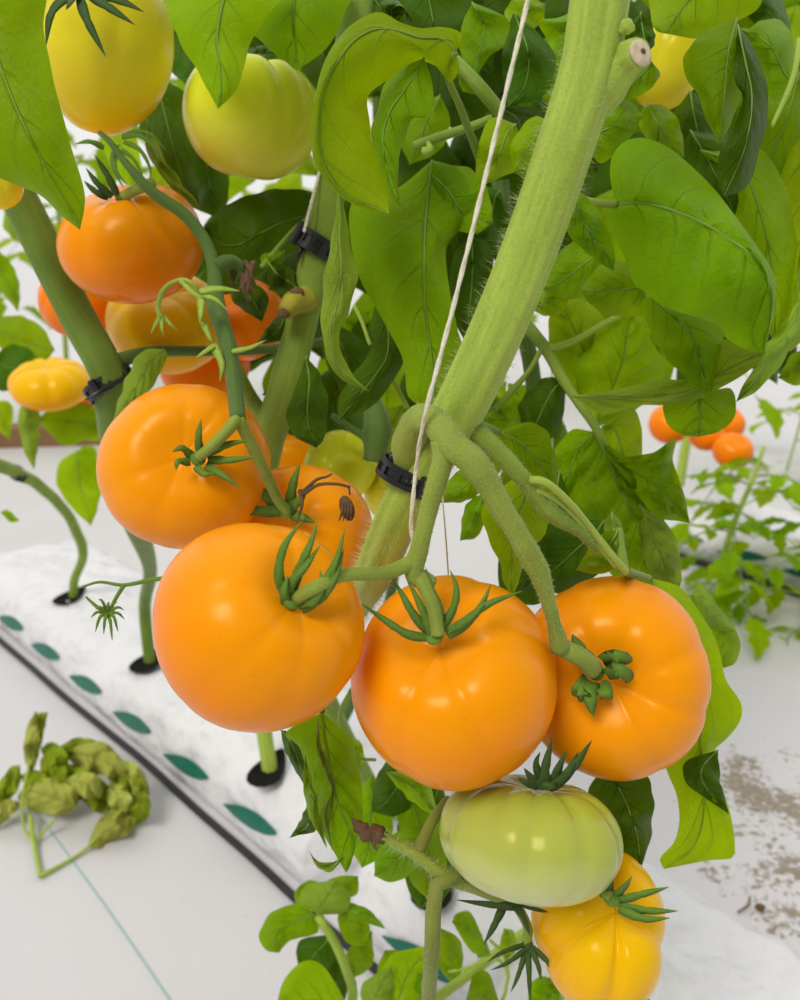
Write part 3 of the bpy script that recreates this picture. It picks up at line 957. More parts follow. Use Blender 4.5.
L('young', [.56, .54, .53], (806, 95), (790, 352), [(775, 130), (764, 180), (770, 230), (776, 280), (779, 325)], [(850, 150), (850, 290)], [(805, 200)], (.02, .02), .006, pet=[(800, 40, .52)])
L('young', [.53, .52, .53], (700, 150), (775, 345), [(720, 180), (735, 240), (755, 300)], [(760, 150), (790, 200), (795, 280)], None, (.02, .02), .006)
L('mature', [.56, .54, .55], (818, 20), (748, 215), [(780, 60), (755, 110), (740, 160)], [(820, 120), (790, 180)], None, (.02, .02), .006)
P1.stem([at(800, 40, .48), at(792, 80, .47), at(772, 126, .465)], [.002, .0015, .001], 'stem', 'leaf_stalk', 8)
L('mature', [.475, .47, .47], (655, 296), (712, 396), [(641, 302), (648, 325), (660, 350), (680, 372), (697, 388)], [(690, 305), (722, 318), (724, 340), (718, 368)], None, (.01, .015))
L('under', [.52, .50, .48, .46], (572, 396), (766, 352), [(620, 388), (660, 380), (695, 376), (712, 355), (728, 338), (748, 346)], [(600, 413), (640, 407), (690, 401), (715, 391), (740, 377), (757, 364)], [(640, 398), (690, 390), (730, 368)], (.008, -.006), .003, rib=.0007)
L('mature', [.485, .48, .485], (700, 396), (698, 437), [(672, 398), (663, 408), (668, 425), (683, 435)], [(730, 388), (736, 408), (733, 420), (718, 432)], None, (.006, .006), .002)
L('under', [.50, .485, .48], (806, 285), (736, 402), [(790, 315), (775, 335), (765, 347), (757, 362), (745, 382)], [(806, 325), (792, 350), (775, 371), (757, 391)], None, (.0, .01), .005)
L('mature', .60, (820, 355), (778, 378), [(795, 352)], [(800, 385)])
# below the truss
L('mature', [.46, .455, .46], (498, 432), (557, 488), [(525, 422), (545, 430), (554, 450), (557, 470)], [(505, 460), (522, 480), (542, 492)], None, (.004, .012), pet=[(478, 425, .42)])
L('young', [.49, .48, .47], (530, 468), (512, 597), [(502, 488), (483, 508), (488, 538), (499, 562), (503, 580)], [(556, 500), (546, 530), (527, 558), (519, 582)], None, (.012, .012))
L('mature', .50, (487, 492), (460, 541), [(468, 502), (462, 520)], [(486, 515), (478, 536)])
L('mature', .50, (487, 462), (438, 503), [(460, 470), (444, 486)], [(490, 480), (470, 500)])
L('old', [.53, .52, .53], (604, 520), (520, 592), [(560, 520), (540, 545), (525, 570)], [(612, 560), (570, 590)], None, (.01, .01))
L('old', [.55, .54, .55], (560, 470), (500, 600), [(530, 500), (500, 550)], [(575, 530), (545, 600)])
L('mature', [.44, .435, .44], (618, 528), (576, 570), [(600, 535), (585, 555)], [(622, 545), (615, 568), (595, 574)], pet=[(624, 572, .44)])
L('under', .44, (612, 512), (628, 578), [(604, 525), (610, 555)], [(622, 525), (626, 552)])
# leaf behind the right tomato
L('young', [.53, .515, .51, .51], (650, 578), (664, 869), [(640, 640), (648, 700), (664, 745), (668, 770), (676, 798), (680, 822), (674, 842), (660, 858)],
  [(678, 586), (692, 600), (706, 622), (720, 655), (728, 680), (740, 702), (738, 720), (726, 740), (716, 752), (716, 772), (726, 800), (733, 825), (735, 846), (732, 858), (712, 860), (690, 864)],
  [(685, 640), (704, 690), (700, 745), (704, 800), (694, 845)], (.006, .010), .006, .0018, nt=60, pet=[(626, 572, .45)])
L('old', [.508, .502, .508], (718, 750), (729, 814), [(695, 757), (683, 766), (685, 782), (704, 797)], [(719, 765), (722, 788)], None, (.0, .0), .003)
L('mature', [.55, .55], (706, 606), (724, 668), [(708, 630), (713, 655)], [(728, 618), (740, 640), (736, 662)])
L('under', [.54, .54], (690, 596), (736, 632), [(702, 584), (722, 612)], [(695, 608), (712, 628)])
L('old', [.50, .49, .49], (605, 765), (640, 872), [(588, 795), (606, 840), (620, 862)], [(642, 772), (653, 795), (651, 835)], [(625, 800), (638, 840)], (.01, .01), .004, pet=[(600, 740, .5)])
# hanging leaf, lower middle
L('mature', [.46, .445, .44, .445], (322, 712), (346, 873), [(286, 732), (300, 748), (307, 775), (312, 805), (322, 832), (336, 856)], [(345, 732), (357, 758), (362, 790), (363, 815), (357, 842), (351, 864)], [(328, 755), (337, 800), (352, 838)], (.014, .008), .006, .002, pet=[(322, 690, .47)], nt=44)
L('under', [.445, .44, .44], (305, 756), (327, 848), [(303, 785), (310, 818)], [(312, 780), (321, 818)], None, (0, .004), .002, rib=.0004)
L('old', .46, (310, 798), (289, 838), [(304, 812), (296, 828)], [(316, 818), (315, 831), (300, 835)])
L('old', .47, (281, 730), (305, 786), [(284, 748), (295, 770)], [(296, 735), (306, 762)])
L('under', [.445, .44, .445], (345, 856), (309, 851), [(332, 871), (318, 868)], [(332, 862), (318, 861)], None, (.004, .004), rib=.0003)
L('under', [.44, .435, .44], (318, 722), (332, 850), [(316, 750), (330, 790), (320, 815)], [(322, 745), (336, 785), (330, 820)], None, (.002, .006), .003)
# behind, lower middle
for sp in (('mature', .60, (372, 775), (362, 868), [(350, 800), (348, 840)], [(392, 800), (388, 850)]),
           ('young', .56, (362, 772), (350, 738), [(342, 762), (341, 745)], [(364, 755), (360, 741)]),
           ('old', .58, (412, 758), (372, 812), [(388, 760), (374, 785)], [(425, 785), (400, 815)]),
           ('mature', .57, (425, 830), (374, 876), [(400, 830), (378, 850)], [(425, 860), (395, 882)]),
           ('mature', .59, (395, 780), (436, 905), [(400, 830), (410, 880)], [(432, 800), (446, 860)]),
           ('young', .55, (386, 772), (440, 818), [(400, 790), (420, 808)], [(405, 772), (428, 785)]),
           ('old', .62, (440, 780), (420, 910), [(400, 820), (405, 880)], [(456, 830), (450, 890)])):
    L(*sp)
P1.stem([at(345, 745, .55), at(340, 715, .52), at(352, 690, .5)], [.0014, .0014, .0016], 'stem_mid', 'leaf_stalk', 7)
P1.stem([at(376, 760, .56), at(360, 758, .56), at(348, 748, .555)], [.001, .001], 'stem_mid', 'leaf_stalk', 6)

# bare calyx hanging from the lower truss
m = MB()
m.ellipsoid(at(527, 944, .47), (CX, CY, CZ), (.0032, .0034, .003))
for pts, w in (([(524, 944, .468), (502, 952, .462), (487, 962, .462)], 6), ([(526, 948, .468), (508, 962, .462), (491, 970, .463)], 6), ([(526, 950, .468), (518, 975, .464), (511, 992, .464)], 6),
               ([(528, 950, .468), (529, 975, .464), (530, 1002, .466)], 6), ([(531, 948, .468), (538, 965, .464), (541, 980, .466)], 6), ([(532, 946, .468), (548, 962, .464), (562, 980, .466)], 6),
               ([(522, 906, .464), (500, 905, .455), (457, 900, .455)], 9), ([(505, 902, .462), (494, 925, .458), (484, 944, .458)], 9), ([(522, 904, .464), (540, 910, .456), (548, 912, .458)], 6), ([(512, 902, .462), (522, 915, .456), (530, 936, .46)], 7)):
    blade(m, pts, w)
tag(m.build('bare_calyx', M['sepal_dark'], P1.o))

# ------------------------------------------------------------------ plant of the left slanting stem
P2 = Plant(slit2, 'tomato plant at the left with smooth slanting green stem and dark curved truss')
P2.stem([at(-190, -300, .56), at(-80, 0, .58), at(-20, 130, .60), at(20, 200, .62), at(52, 265, .63), at(82, 325, .64), at(106, 368, .64), at(112, 395, .65), at(118, 450, .72), at(135, 520, .95), at(150, 570, 1.3),
         slit2 + Vector((0, 0, .10)), slit2 + Vector((0, 0, -.01))], [.0115, .012, .0125, .0125, .0125, .0125, .0135, .0125, .011, .010, .010, .010, .010], 'stem_deep', seg=20, ridge=.02, n=90)
P2.stem([at(104, 365, .64), at(150, 352, .655), at(200, 351, .66), at(262, 350, .67), at(335, 340, .68)], [.006, .0042, .0036, .0034, .003], 'stem_dark', 'leaf_stalk', 10)
P2.stem([at(100, 133, .56), at(110, 142, .55), at(125, 162, .545), at(150, 190, .54), at(185, 215, .54), at(206, 243, .54), at(214, 270, .535), at(216, 305, .52), at(228, 345, .50), at(234, 385, .48), at(238, 420, .455)],
        [.0016, .0020, .0030, .0036, .0036, .0038, .0052, .0048, .0042, .0040, .0040], 'stem_dark', 'fruit_truss', 14, .04, 4, n=70)
P2.stem([at(214, 268, .535), at(230, 262, .545), at(240, 270, .55), at(236, 282, .55)], [.005, .005, .004, .002], 'stem_dark', 'truss_branch', 9)
# withered shreds at the truss knee
m = MB()
for k in range(7):
    x, y = 236 + k * 3, 262 + (k % 3) * 8
    m.tube([at(x, y, .55), at(x + random.uniform(-6, 8), y + 12, .548), at(x + random.uniform(-6, 10), y + 24, .55)], [.0022, .0014, .0006], 5)
m.build('withered_flowers', M['dry'], P2.o)
# green flower stalk with curled sepals at the truss
m = MB()
m.tube([at(200, 298, .50), at(192, 284, .495), at(180, 280, .495), at(165, 288, .495), at(158, 305, .495), at(161, 318, .495)], [.0013, .0013, .0013, .0015, .0016], 7)
m.tube([at(180, 280, .495), at(192, 292, .49), at(204, 300, .49)], [.0014, .0012], 6)
for pts, w in (([(161, 316, .495), (156, 324, .492), (151, 334, .494)], 5), ([(162, 316, .495), (162, 328, .49), (164, 336, .492)], 5), ([(163, 316, .495), (170, 324, .492), (178, 331, .494)], 5),
               ([(200, 292, .49), (218, 289, .486), (240, 291, .488)], 8), ([(200, 294, .49), (216, 300, .486), (228, 311, .488)], 6), ([(202, 296, .49), (201, 315, .486), (200, 325, .488)], 9), ([(203, 322, .49), (210, 338, .488), (214, 345, .49)], 7),
               ([(214, 345, .49), (222, 365, .486), (220, 382, .488)], 9), ([(216, 345, .49), (205, 352, .487), (196, 358, .489)], 6), ([(232, 352, .49), (250, 348, .487), (266, 340, .489)], 6)):
    blade(m, pts, w)
m.build('flower_stalk', M['stem'], P2.o)
# spidery old calyx beside the upper orange tomato
m = MB()
for pts, w in (([(122, 138, .555), (140, 136, .55), (156, 150, .55), (158, 165, .552)], 5), ([(122, 136, .555), (146, 132, .55), (166, 150, .552)], 5), ([(118, 145, .555), (112, 160, .552), (118, 178, .55), (124, 188, .55)], 5),
               ([(124, 142, .555), (140, 150, .55), (150, 168, .55), (150, 182, .55)], 5), ([(116, 146, .555), (116, 170, .55), (128, 186, .55)], 5), ([(104, 148, .555), (90, 142, .55), (75, 144, .55)], 6), ([(122, 150, .555), (134, 160, .55), (144, 178, .55)], 4)):
    blade(m, pts, w)
m.build('bare_calyx', M['sepal'], P2.o)
# spidery calyx over the bag, on its own thin stalk
m = MB()
m.tube([at(166, 578, .46), at(150, 580, .46), at(124, 585, .46), at(100, 582, .46), at(82, 587, .46)], [.0012, .0012, .0010, .0008, .0006], 7)
m.tube([at(124, 585, .46), at(116, 598, .46), at(110, 610, .46)], [.0012, .0010, .0010], 7)
m.tube([at(106, 612, .46), at(96, 606, .46), at(86, 597, .462)], [.0010, .0009, .0006], 7)
for k in range(11):
    a = k * 0.571 + .2
    l = (17, 14, 19, 13, 16)[k % 5]
    blade(m, [(108, 613, .459), (108 + l * .6 * math.cos(a), 613 + l * .6 * math.sin(a) - 2, .456), (108 + l * math.cos(a), 613 + l * math.sin(a) + 3 + (6 if math.sin(a) > .3 else 0), .459)], 3.6)
m.build('bare_calyx', M['sepal'], P2.o)
L = P2.leaf
L('mature', [.43, .425, .42, .43], (-30, -40), (80, 230), [(42, -30), (44, 30), (52, 72), (60, 108), (70, 140), (78, 168), (85, 200)], [(-70, 60), (-50, 140), (-10, 174), (20, 187), (42, 196), (62, 216)], [(-8, 40), (15, 105), (45, 165), (68, 205)], (.014, .02), .004, .002, nt=46, pet=[(-60, 120, .60), (-70, -20, .52), (-45, -70, .45)])
L('young', [.50, .485, .48], (215, -40), (218, 109), [(166, -30), (166, 5), (178, 38), (200, 76)], [(285, -20), (265, 20), (250, 42), (245, 66), (235, 92)], None, (.014, .012), .003, rib=.0009, pet=[(330, -240, .56), (260, -160, .53), (218, -80, .51)])
L('mature', [.53, .52, .52], (300, -60), (296, 71), [(240, -20), (246, 25), (265, 45), (281, 58)], [(352, -20), (344, 15), (327, 48)], None, (.012, .014), .003, pet=[(330, -240, .56), (320, -140, .55)])
L('old', [.66, .65, .64], (150, 70), (200, 210), [(140, 120), (156, 165), (182, 202)], [(185, 95), (194, 130), (196, 170)], None, (.01, .01))
L('old', .69, (200, 135), (216, 218), [(188, 165), (196, 205)], [(222, 150), (229, 180), (226, 206)])
L('under', [.63, .62, .62], (148, 120), (202, 212), [(146, 150), (170, 185), (190, 205)], [(156, 140), (172, 170), (192, 195)], None, (.0, .006))
L('under', [.575, .565, .565], (164, 349), (113, 421), [(142, 351), (128, 374), (118, 402)], [(167, 357), (154, 384), (136, 405)], None, (.01, .004), rib=.0006)

# ------------------------------------------------------------------ plant of the middle stem
P3 = Plant(slit4 + ROW * 0.02, 'tomato plant in the middle with a yellow-green stem held by the upper black clip')
P3.stem([at(420, -480, .56), at(365, -60, .56), at(345, 90, .56), at(333, 180, .575), at(318, 250, .59), at(300, 330, .60), at(282, 400, .60), at(265, 452, .61), at(262, 520, .66), at(300, 640, .80), at(380, 800, 1.0),
         slit4 + ROW * 0.02 + Vector((0, 0, .08)), slit4 + ROW * 0.02 + Vector((0, 0, -.01))], [.009, .0095, .0098, .0098, .0100, .0110, .0120, .0110, .010, .009, .009, .009, .009], 'stem_mid', seg=20, ridge=.03, n=90)
P3.stem([at(284, 412, .60), at(264, 415, .605), at(250, 398, .60), at(238, 372, .58), at(230, 350, .55)], [.008, .0056, .0046, .0036, .003], 'stem_mid', 'truss_branch', 12)
m = MB()
m.tube([at(304, 300, .592), at(294, 303, .580), at(285, 312, .572)], [.010, .0075, .0052], 12, 0, .10, 4)
m.ellipsoid(at(284, 313, .5715), (CX, CY, CZ), (.0042, .0036, .002), mi=1)
m.ellipsoid(at(297, 293, .578), (CX, CY, CZ), (.0048, .0040, .003), mi=1)
m.build('pruned_stub', [M['stub'], M['dry']], P3.o)
m = MB()
m.tube([at(303, 494, .49), at(318, 485, .486), at(336, 484, .486), at(350, 487, .49)], [.0014, .0010, .0009, .0007], 6)
m.tube([at(303, 492, .49), at(316, 480, .486), at(326, 477, .486), at(332, 474, .488)], [.0012, .0009, .0005], 6)
m.tube([at(300, 490, .492), at(302, 505, .488), at(297, 522, .486)], [.0013, .0010, .0006], 6)
m.tube([at(349, 487, .49), at(350, 495, .49)], [.0006, .0006], 5)
m.ellipsoid(at(347, 508, .49), (CX * .95 + CY * .3, CZ, CY * .95 - CX * .3), (.0040, .0035, .0072))
for k in range(4):
    m.tube([at(343 + 3 * k, 504, .487), at(342 + 3 * k, 512, .486), at(339 + 4 * k, 521, .488)], [.0010, .0009, .0003], 5)
m.build('withered_flower', M['dry'], P3.o)
L = P3.leaf
L('young', [.44, .43, .415, .41, .415, .42], (456, 52), (389, 214), [(462, 34), (442, 27), (420, 28), (400, 22), (378, 12), (352, 24), (331, 50), (317, 82), (313, 120), (313, 160), (322, 176), (340, 196), (362, 208)],
  [(459, 70), (449, 82), (441, 70), (425, 62), (405, 66), (386, 80), (369, 96), (370, 120), (371, 142), (380, 170), (388, 196)],
  [(450, 40), (415, 37), (385, 28), (357, 38), (336, 64), (322, 100), (319, 140), (327, 172), (350, 197)], (.010, .032), .002, .0014, nt=60, pet=[(480, 160, .52), (462, 112, .48), (446, 70, .45)], pr=.0020, rib=.0006)
L('mature', [.445, .44, .43, .43], (424, 58), (403, 213), [(400, 68), (385, 85), (376, 110), (372, 142), (377, 167), (390, 197)], [(432, 80), (433, 110), (424, 118), (413, 118), (405, 140), (398, 166), (398, 190)], [(408, 85), (388, 115), (383, 145), (390, 178)], (.016, .006), .003)
L('old', [.45, .45], (395, 30), (410, 26), [(380, 4), (398, 0)], [(405, 12), (412, 20)])
L('mature', [.49, .475, .47, .475], (432, 160), (437, 414), [(395, 190), (368, 192), (350, 205), (351, 240), (357, 270), (366, 292), (386, 326), (401, 352), (405, 372), (409, 398)],
  [(456, 168), (470, 190), (462, 225), (446, 250), (450, 290), (457, 328), (464, 350), (458, 374), (448, 396)], [(425, 230), (425, 300), (432, 360)], (.016, .014), .005, .002, nt=50, rib=.0007)
L('mature', [.49, .485, .485], (428, 172), (493, 223), [(436, 215), (445, 249), (453, 231), (475, 234)], [(450, 165), (475, 172), (490, 198)], None, (.01, .01))
L('under', [.455, .445, .44, .445], (338, 188), (369, 391), [(335, 215), (329, 250), (323, 290), (321, 330), (327, 358), (342, 380)], [(345, 210), (350, 245), (358, 275), (348, 314), (341, 325), (341, 350), (352, 374)], None, (.004, .014), .003)
L('old', [.53, .52, .52], (385, 285), (338, 421), [(370, 320), (371, 350), (350, 378), (339, 396)], [(402, 325), (406, 352), (395, 378), (370, 408)], None, (.01, .01), .004)
L('old', [.575, .565, .565], (306, 356), (316, 448), [(298, 380), (287, 412), (292, 434)], [(322, 378), (328, 408), (324, 438)], None, (.008, .01))
L('old', [.63, .62, .62], (328, 196), (204, 226), [(290, 188), (255, 194), (225, 205)], [(320, 235), (275, 262), (235, 292), (212, 285)], None, (.01, .012), .006)
L('old', [.66, .65], (335, 225), (268, 290), [(290, 240)], [(320, 270), (295, 295)])
L('old', [.70, .69], (330, 320), (345, 400), [(322, 350)], [(365, 345), (362, 385)])
for sp in (('old', [.585, .58], (240, 275), (262, 322), [(232, 300)], [(268, 295)]), ('old', [.59, .58], (268, 262), (300, 290), [(270, 285)], [(292, 268)]),
           ('old', [.60, .59], (290, 310), (255, 345), [(275, 318)], [(285, 338)]), ('mature', [.60, .59], (262, 268), (285, 250), [(262, 255)], [(280, 268)]),
           ('old', [.62, .61], (300, 380), (262, 395), [(280, 372)], [(285, 402)])):
    L(*sp)
# centre top
for sp in (('mature', [.55, .54], (472, 2), (476, 76), [(462, 25), (460, 52)], [(492, 10), (508, 20), (505, 44), (490, 56)]),
           ('old', [.57, .56], (514, 12), (508, 106), [(503, 40), (503, 75)], [(545, 40), (556, 62), (545, 95)]),
           ('mature', [.50, .50], (578, 10), (563, 68), [(556, 18), (539, 21), (548, 42)], [(582, 30), (578, 55)]),
           ('young', [.505, .495], (516, 124), (474, 188), [(492, 118), (480, 138), (476, 165)], [(522, 145), (520, 168), (500, 178)]),
           ('young', [.49, .485], (550, 122), (514, 172), [(535, 116), (521, 128), (510, 148)], [(550, 140), (540, 160)]),
           ('young', [.60, .59], (545, 4), (506, 30), [(525, -5), (506, 8)], [(542, 22), (525, 32)]),
           ('mature', [.56, .56], (458, 72), (482, 96), [(462, 90)], [(478, 76)]),
           ('old', [.58, .57], (430, -30), (440, 60), [(385, -10), (410, 30)], [(470, -10), (458, 30)]),
           ('old', [.60, .58], (495, 105), (505, 150), [(485, 120)], [(545, 110), (545, 135)]),
           ('mature', [.58, .57], (440, 95), (410, 165), [(405, 110), (400, 140)], [(450, 120), (440, 150)]),
           ('old', [.52, .52], (470, 236), (466, 345), [(452, 260), (452, 310)], [(492, 250), (490, 300)]),
           ('old', [.54, .53], (500, 190), (470, 240), [(478, 190)], [(510, 220), (495, 240)]),
           ('mature', [.62, .61], (520, 40), (600, 110), [(530, 80), (560, 110)], [(560, 40), (595, 70)]),
           ('old', [.64, .62], (340, -40), (390, 40), [(330, 0)], [(400, -20), (410, 20)])):
    L(*sp)
P3.stem([at(414, 147, .53), at(440, 137, .53), at(470, 127, .525), at(492, 118, .52)], [.0030, .0028, .0026, .0022], 'stem_mid', 'leaf_stalk', 9)
P3.stem([at(500, 112, .54), at(480, 88, .53), at(455, 60, .53)], [.0042, .0044, .0034], 'stem_mid', 'leaf_stalk', 9)
P3.stem([at(424, 152, .52), at(430, 150, .518), at(428, 142, .52)], [.0030, .0022, .0010], 'stem', 'pruned_stub', 7)
P3.stem([at(354, 305, .55), at(362, 322, .55), at(370, 345, .55)], [.0012, .0012, .0012], 'stem', 'leaf_stalk', 6)
P3.stem([at(390, 372, .55), at(398, 390, .55), at(408, 408, .55)], [.0016, .0016, .0014], 'stem', 'leaf_stalk', 6)
P3.stem([at(332, 415, .62), at(350, 428, .62), at(366, 440, .62), at(366, 460, .62)], [.002, .0024, .0028, .002], 'stem_dark', 'truss_branch', 8)
P3.stem([at(372, 400, .63), at(378, 430, .62), at(375, 462, .62)], [.006, .010, .006], 'stem_dark', 'truss_branch', 8)
P3.stem([at(310, 216, .61), at(292, 232, .605), at(270, 258, .60), at(262, 268, .60)], [.0018, .0018, .0020, .0024], 'stem_mid', 'leaf_stalk', 7)

# ------------------------------------------------------------------ plant behind, right of the main stem
b5 = rowpt(N1 + 0.12, s_slot[3] + 0.09, 0.088)
P5 = Plant(b5, 'leafy tomato plant behind the pale main stem, with a large crumpled leaf right of centre')
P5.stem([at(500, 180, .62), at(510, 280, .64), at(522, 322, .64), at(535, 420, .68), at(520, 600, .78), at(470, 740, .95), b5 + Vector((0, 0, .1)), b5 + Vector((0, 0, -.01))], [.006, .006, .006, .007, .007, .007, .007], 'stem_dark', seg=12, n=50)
P5.stem([at(522, 320, .60), at(535, 335, .59), at(548, 352, .585), at(562, 378, .58), at(578, 402, .575), at(597, 430, .57), at(612, 465, .57), at(640, 520, .575), at(652, 560, .58)], [.0044, .0040, .0036, .0030, .0028, .0024, .0018, .0012, .0006], 'stem_mid', 'leaf_stalk', 10, n=50)
P5.stem([at(547, 350, .585), at(572, 342, .58), at(600, 326, .575), at(625, 312, .575)], [.0026, .0022, .0020, .0018], 'stem', 'leaf_stalk', 9)
P5.stem([at(541, 350, .586), at(528, 372, .585), at(508, 395, .585), at(495, 410, .59)], [.0018, .0016, .0024, .0022], 'stem_mid', 'leaf_stalk', 8)
L = P5.leaf
L('mature', [.57, .56, .565, .58], (599, 436), (655, 598), [(575, 468), (564, 500), (578, 540), (600, 562), (628, 590)], [(622, 458), (650, 498), (672, 530), (680, 560), (674, 592)], [(612, 470), (635, 520), (650, 560)], (.012, .014), .012, .008, k=4, rib=.0008, nt=44, und=.006)
L('mature', [.56, .545, .55], (610, 462), (690, 523), [(630, 456), (652, 453), (675, 439), (673, 462), (683, 490)], [(622, 482), (640, 502), (662, 518)], [(640, 475), (670, 498)], (.004, .014), .010, .005, k=3, und=.005)
L('under', [.56, .55, .55], (640, 505), (676, 596), [(640, 535), (648, 570)], [(662, 520), (676, 545), (682, 575)], None, (.01, .01), .005, .003)
L('mature', [.575, .57, .575], (597, 432), (556, 508), [(572, 430), (556, 450), (549, 480)], [(594, 462), (580, 492)], None, (.01, .01), .006)
L('young', [.59, .58, .575], (597, 427), (633, 311), [(577, 395), (580, 355), (602, 325)], [(640, 408), (664, 376), (655, 345)], None, (.012, .012), .006, .003)
L('young', [.60, .59, .59], (600, 388), (556, 300), [(570, 395), (552, 360), (548, 325)], [(618, 360), (608, 325), (585, 300)], None, (.012, .012), .006, .003)
L('young', [.58, .575, .575], (602, 426), (636, 492), [(598, 455), (612, 482)], [(630, 408), (642, 430), (640, 470)], None, (.01, .01), .005)
L('old', [.60, .59, .59], (566, 376), (524, 442), [(540, 380), (520, 402), (518, 425)], [(565, 402), (556, 436)], None, (.01, .01), .004)
L('young', [.55, .545], (530, 308), (570, 297), [(540, 283), (560, 284)], [(545, 316), (562, 312)])
L('mature', [.49, .485], (645, 282), (581, 290), [(625, 262), (600, 266)], [(645, 312), (615, 316), (592, 306)])
L('mature', [.54, .53], (606, 250), (540, 290), [(580, 238), (555, 258)], [(600, 282), (570, 300)])
L('mature', [.60, .59], (505, 412), (478, 400), [(488, 380), (476, 388)], [(500, 440), (484, 425)])
L('young', [.60, .59], (545, 420), (478, 420), [(520, 395), (492, 402)], [(535, 445), (500, 440)])
L('mature', [.64, .63], (640, 320), (600, 360), [(610, 322)], [(650, 345), (625, 365)])
# deep foliage filling the canopy behind, mostly in the shade-darkened leaf tone
rf = random.Random(21)
P8 = Plant(rowpt(N1 + .12, s_slot[3] + .30, .088), 'tomato plant whose shaded dense leaves fill the gap behind the middle stem')
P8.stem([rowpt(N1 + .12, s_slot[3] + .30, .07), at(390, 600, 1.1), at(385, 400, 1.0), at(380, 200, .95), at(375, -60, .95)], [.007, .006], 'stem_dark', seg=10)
P9 = Plant(rowpt(N1 + .12, s_slot[3] + .16, .088), 'tomato plant whose dense leaves fill the upper right background')
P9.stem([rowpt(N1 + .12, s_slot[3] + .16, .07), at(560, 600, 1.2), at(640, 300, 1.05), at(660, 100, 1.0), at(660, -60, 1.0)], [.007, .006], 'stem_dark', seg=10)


def fill(pl, cells, dr, tones, smin, smax, keep):
    for (x, y) in cells:
        x += rf.uniform(-18, 18)
        y += rf.uniform(-18, 18)
        s = rf.uniform(smin, smax)
        if not keep(x, y):
            continue
        a = rf.uniform(.6, 2.5)
        d = rf.uniform(*dr)
        ux, uy = math.cos(a), math.sin(a)
        px, py = -uy, ux
        w = rf.uniform(.36, .5)
        b, t = (x - ux * s, y - uy * s), (x + ux * s, y + uy * s)
        pl.leaf(rf.choice(tones), [d, d - .02, d], b, t, [(x - ux * s * .5 + px * s * w, y - uy * s * .5 + py * s * w), (x + ux * s * .3 + px * s * w * .8, y + uy * s * .3 + py * s * w * .8)],
                [(x - ux * s * .5 - px * s * w, y - uy * s * .5 - py * s * w), (x + ux * s * .3 - px * s * w * .8, y + uy * s * .3 - py * s * w * .8)], None, (rf.uniform(-.01, .03), rf.uniform(-.01, .03)), .008, .002, nt=20, ns=5, rib=.0005)


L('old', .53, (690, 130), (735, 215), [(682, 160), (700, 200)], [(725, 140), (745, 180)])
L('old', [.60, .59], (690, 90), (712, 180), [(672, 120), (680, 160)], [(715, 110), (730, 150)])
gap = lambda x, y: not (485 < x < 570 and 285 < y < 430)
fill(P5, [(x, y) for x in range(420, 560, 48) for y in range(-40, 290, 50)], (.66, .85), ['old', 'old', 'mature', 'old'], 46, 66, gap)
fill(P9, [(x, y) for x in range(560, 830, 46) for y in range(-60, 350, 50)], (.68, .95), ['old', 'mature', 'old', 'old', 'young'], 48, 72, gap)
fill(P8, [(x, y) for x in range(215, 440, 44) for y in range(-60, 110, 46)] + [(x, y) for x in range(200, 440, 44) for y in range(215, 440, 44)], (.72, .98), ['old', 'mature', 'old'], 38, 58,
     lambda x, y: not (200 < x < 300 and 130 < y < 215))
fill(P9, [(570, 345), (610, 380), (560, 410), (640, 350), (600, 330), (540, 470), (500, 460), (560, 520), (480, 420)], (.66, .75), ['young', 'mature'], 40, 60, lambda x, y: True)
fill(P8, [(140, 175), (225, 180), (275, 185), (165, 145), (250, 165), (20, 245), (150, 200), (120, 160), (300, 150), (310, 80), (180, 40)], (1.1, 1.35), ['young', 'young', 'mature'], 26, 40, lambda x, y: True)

# ------------------------------------------------------------------ young plants at the bottom edge
b6 = rowpt(N1 - 0.0 + 0.10, s_slot[3] - 0.12, 0.088)
P6 = Plant(b6, 'young leafy tomato shoot at the bottom edge left of the vertical truss stem')
P6.stem([b6 + Vector((0, 0, -.01)), b6 + Vector((0, -.02, .05)), at(372, 1040, .80), at(352, 985, .76), at(336, 945, .74), at(318, 916, .73)], [.005, .005, .005, .0048, .0044, .0036], 'stem', seg=10)
L = P6.leaf
for sp in (('mature', [.73, .72], (316, 915), (279, 953), [(295, 904), (270, 914), (259, 935), (266, 950)], [(318, 932), (300, 938), (288, 942)]),
           ('mature', [.74, .73], (322, 905), (358, 876), [(322, 885), (340, 876)], [(345, 900), (358, 892)]),
           ('under', [.72, .71], (318, 915), (336, 880), [(300, 900), (308, 885)], [(345, 912), (350, 895)]),
           ('mature', [.73, .72], (340, 902), (386, 929), [(360, 905), (376, 916)], [(350, 920), (368, 924)]),
           ('old', [.75, .74], (330, 935), (300, 972), [(305, 938), (296, 950)], [(335, 955), (322, 975)]),
           ('young', [.70, .69], (350, 1010), (276, 1006), [(325, 968), (305, 961), (285, 978)], [(345, 1030), (300, 1040)]),
           ('mature', [.74, .73], (340, 905), (366, 945), [(338, 925), (350, 945)], [(358, 912), (370, 928)]),
           ('young', [.73, .72], (395, 1020), (432, 945), [(378, 985), (392, 955)], [(425, 1000), (436, 970)]),
           ('mature', [.76, .75], (350, 980), (372, 930), [(345, 955)], [(372, 965)]),
           ('under', [.72, .71], (365, 1015), (392, 965), [(362, 985)], [(392, 1000)]),
           ('old', [.78, .77], (345, 1000), (322, 950), [(320, 990), (312, 965)], [(352, 970), (340, 952)]),
           ('mature', [.77, .76], (420, 1010), (385, 950), [(392, 1000), (378, 970)], [(420, 975), (402, 952)]),
           ('mature', [.75, .74], (325, 912), (300, 885), [(302, 910), (294, 895)], [(328, 890), (312, 880)])):
    L(*sp)
b7 = rowpt(N1 + 0.13, s_slot[3] - 0.22, 0.088)
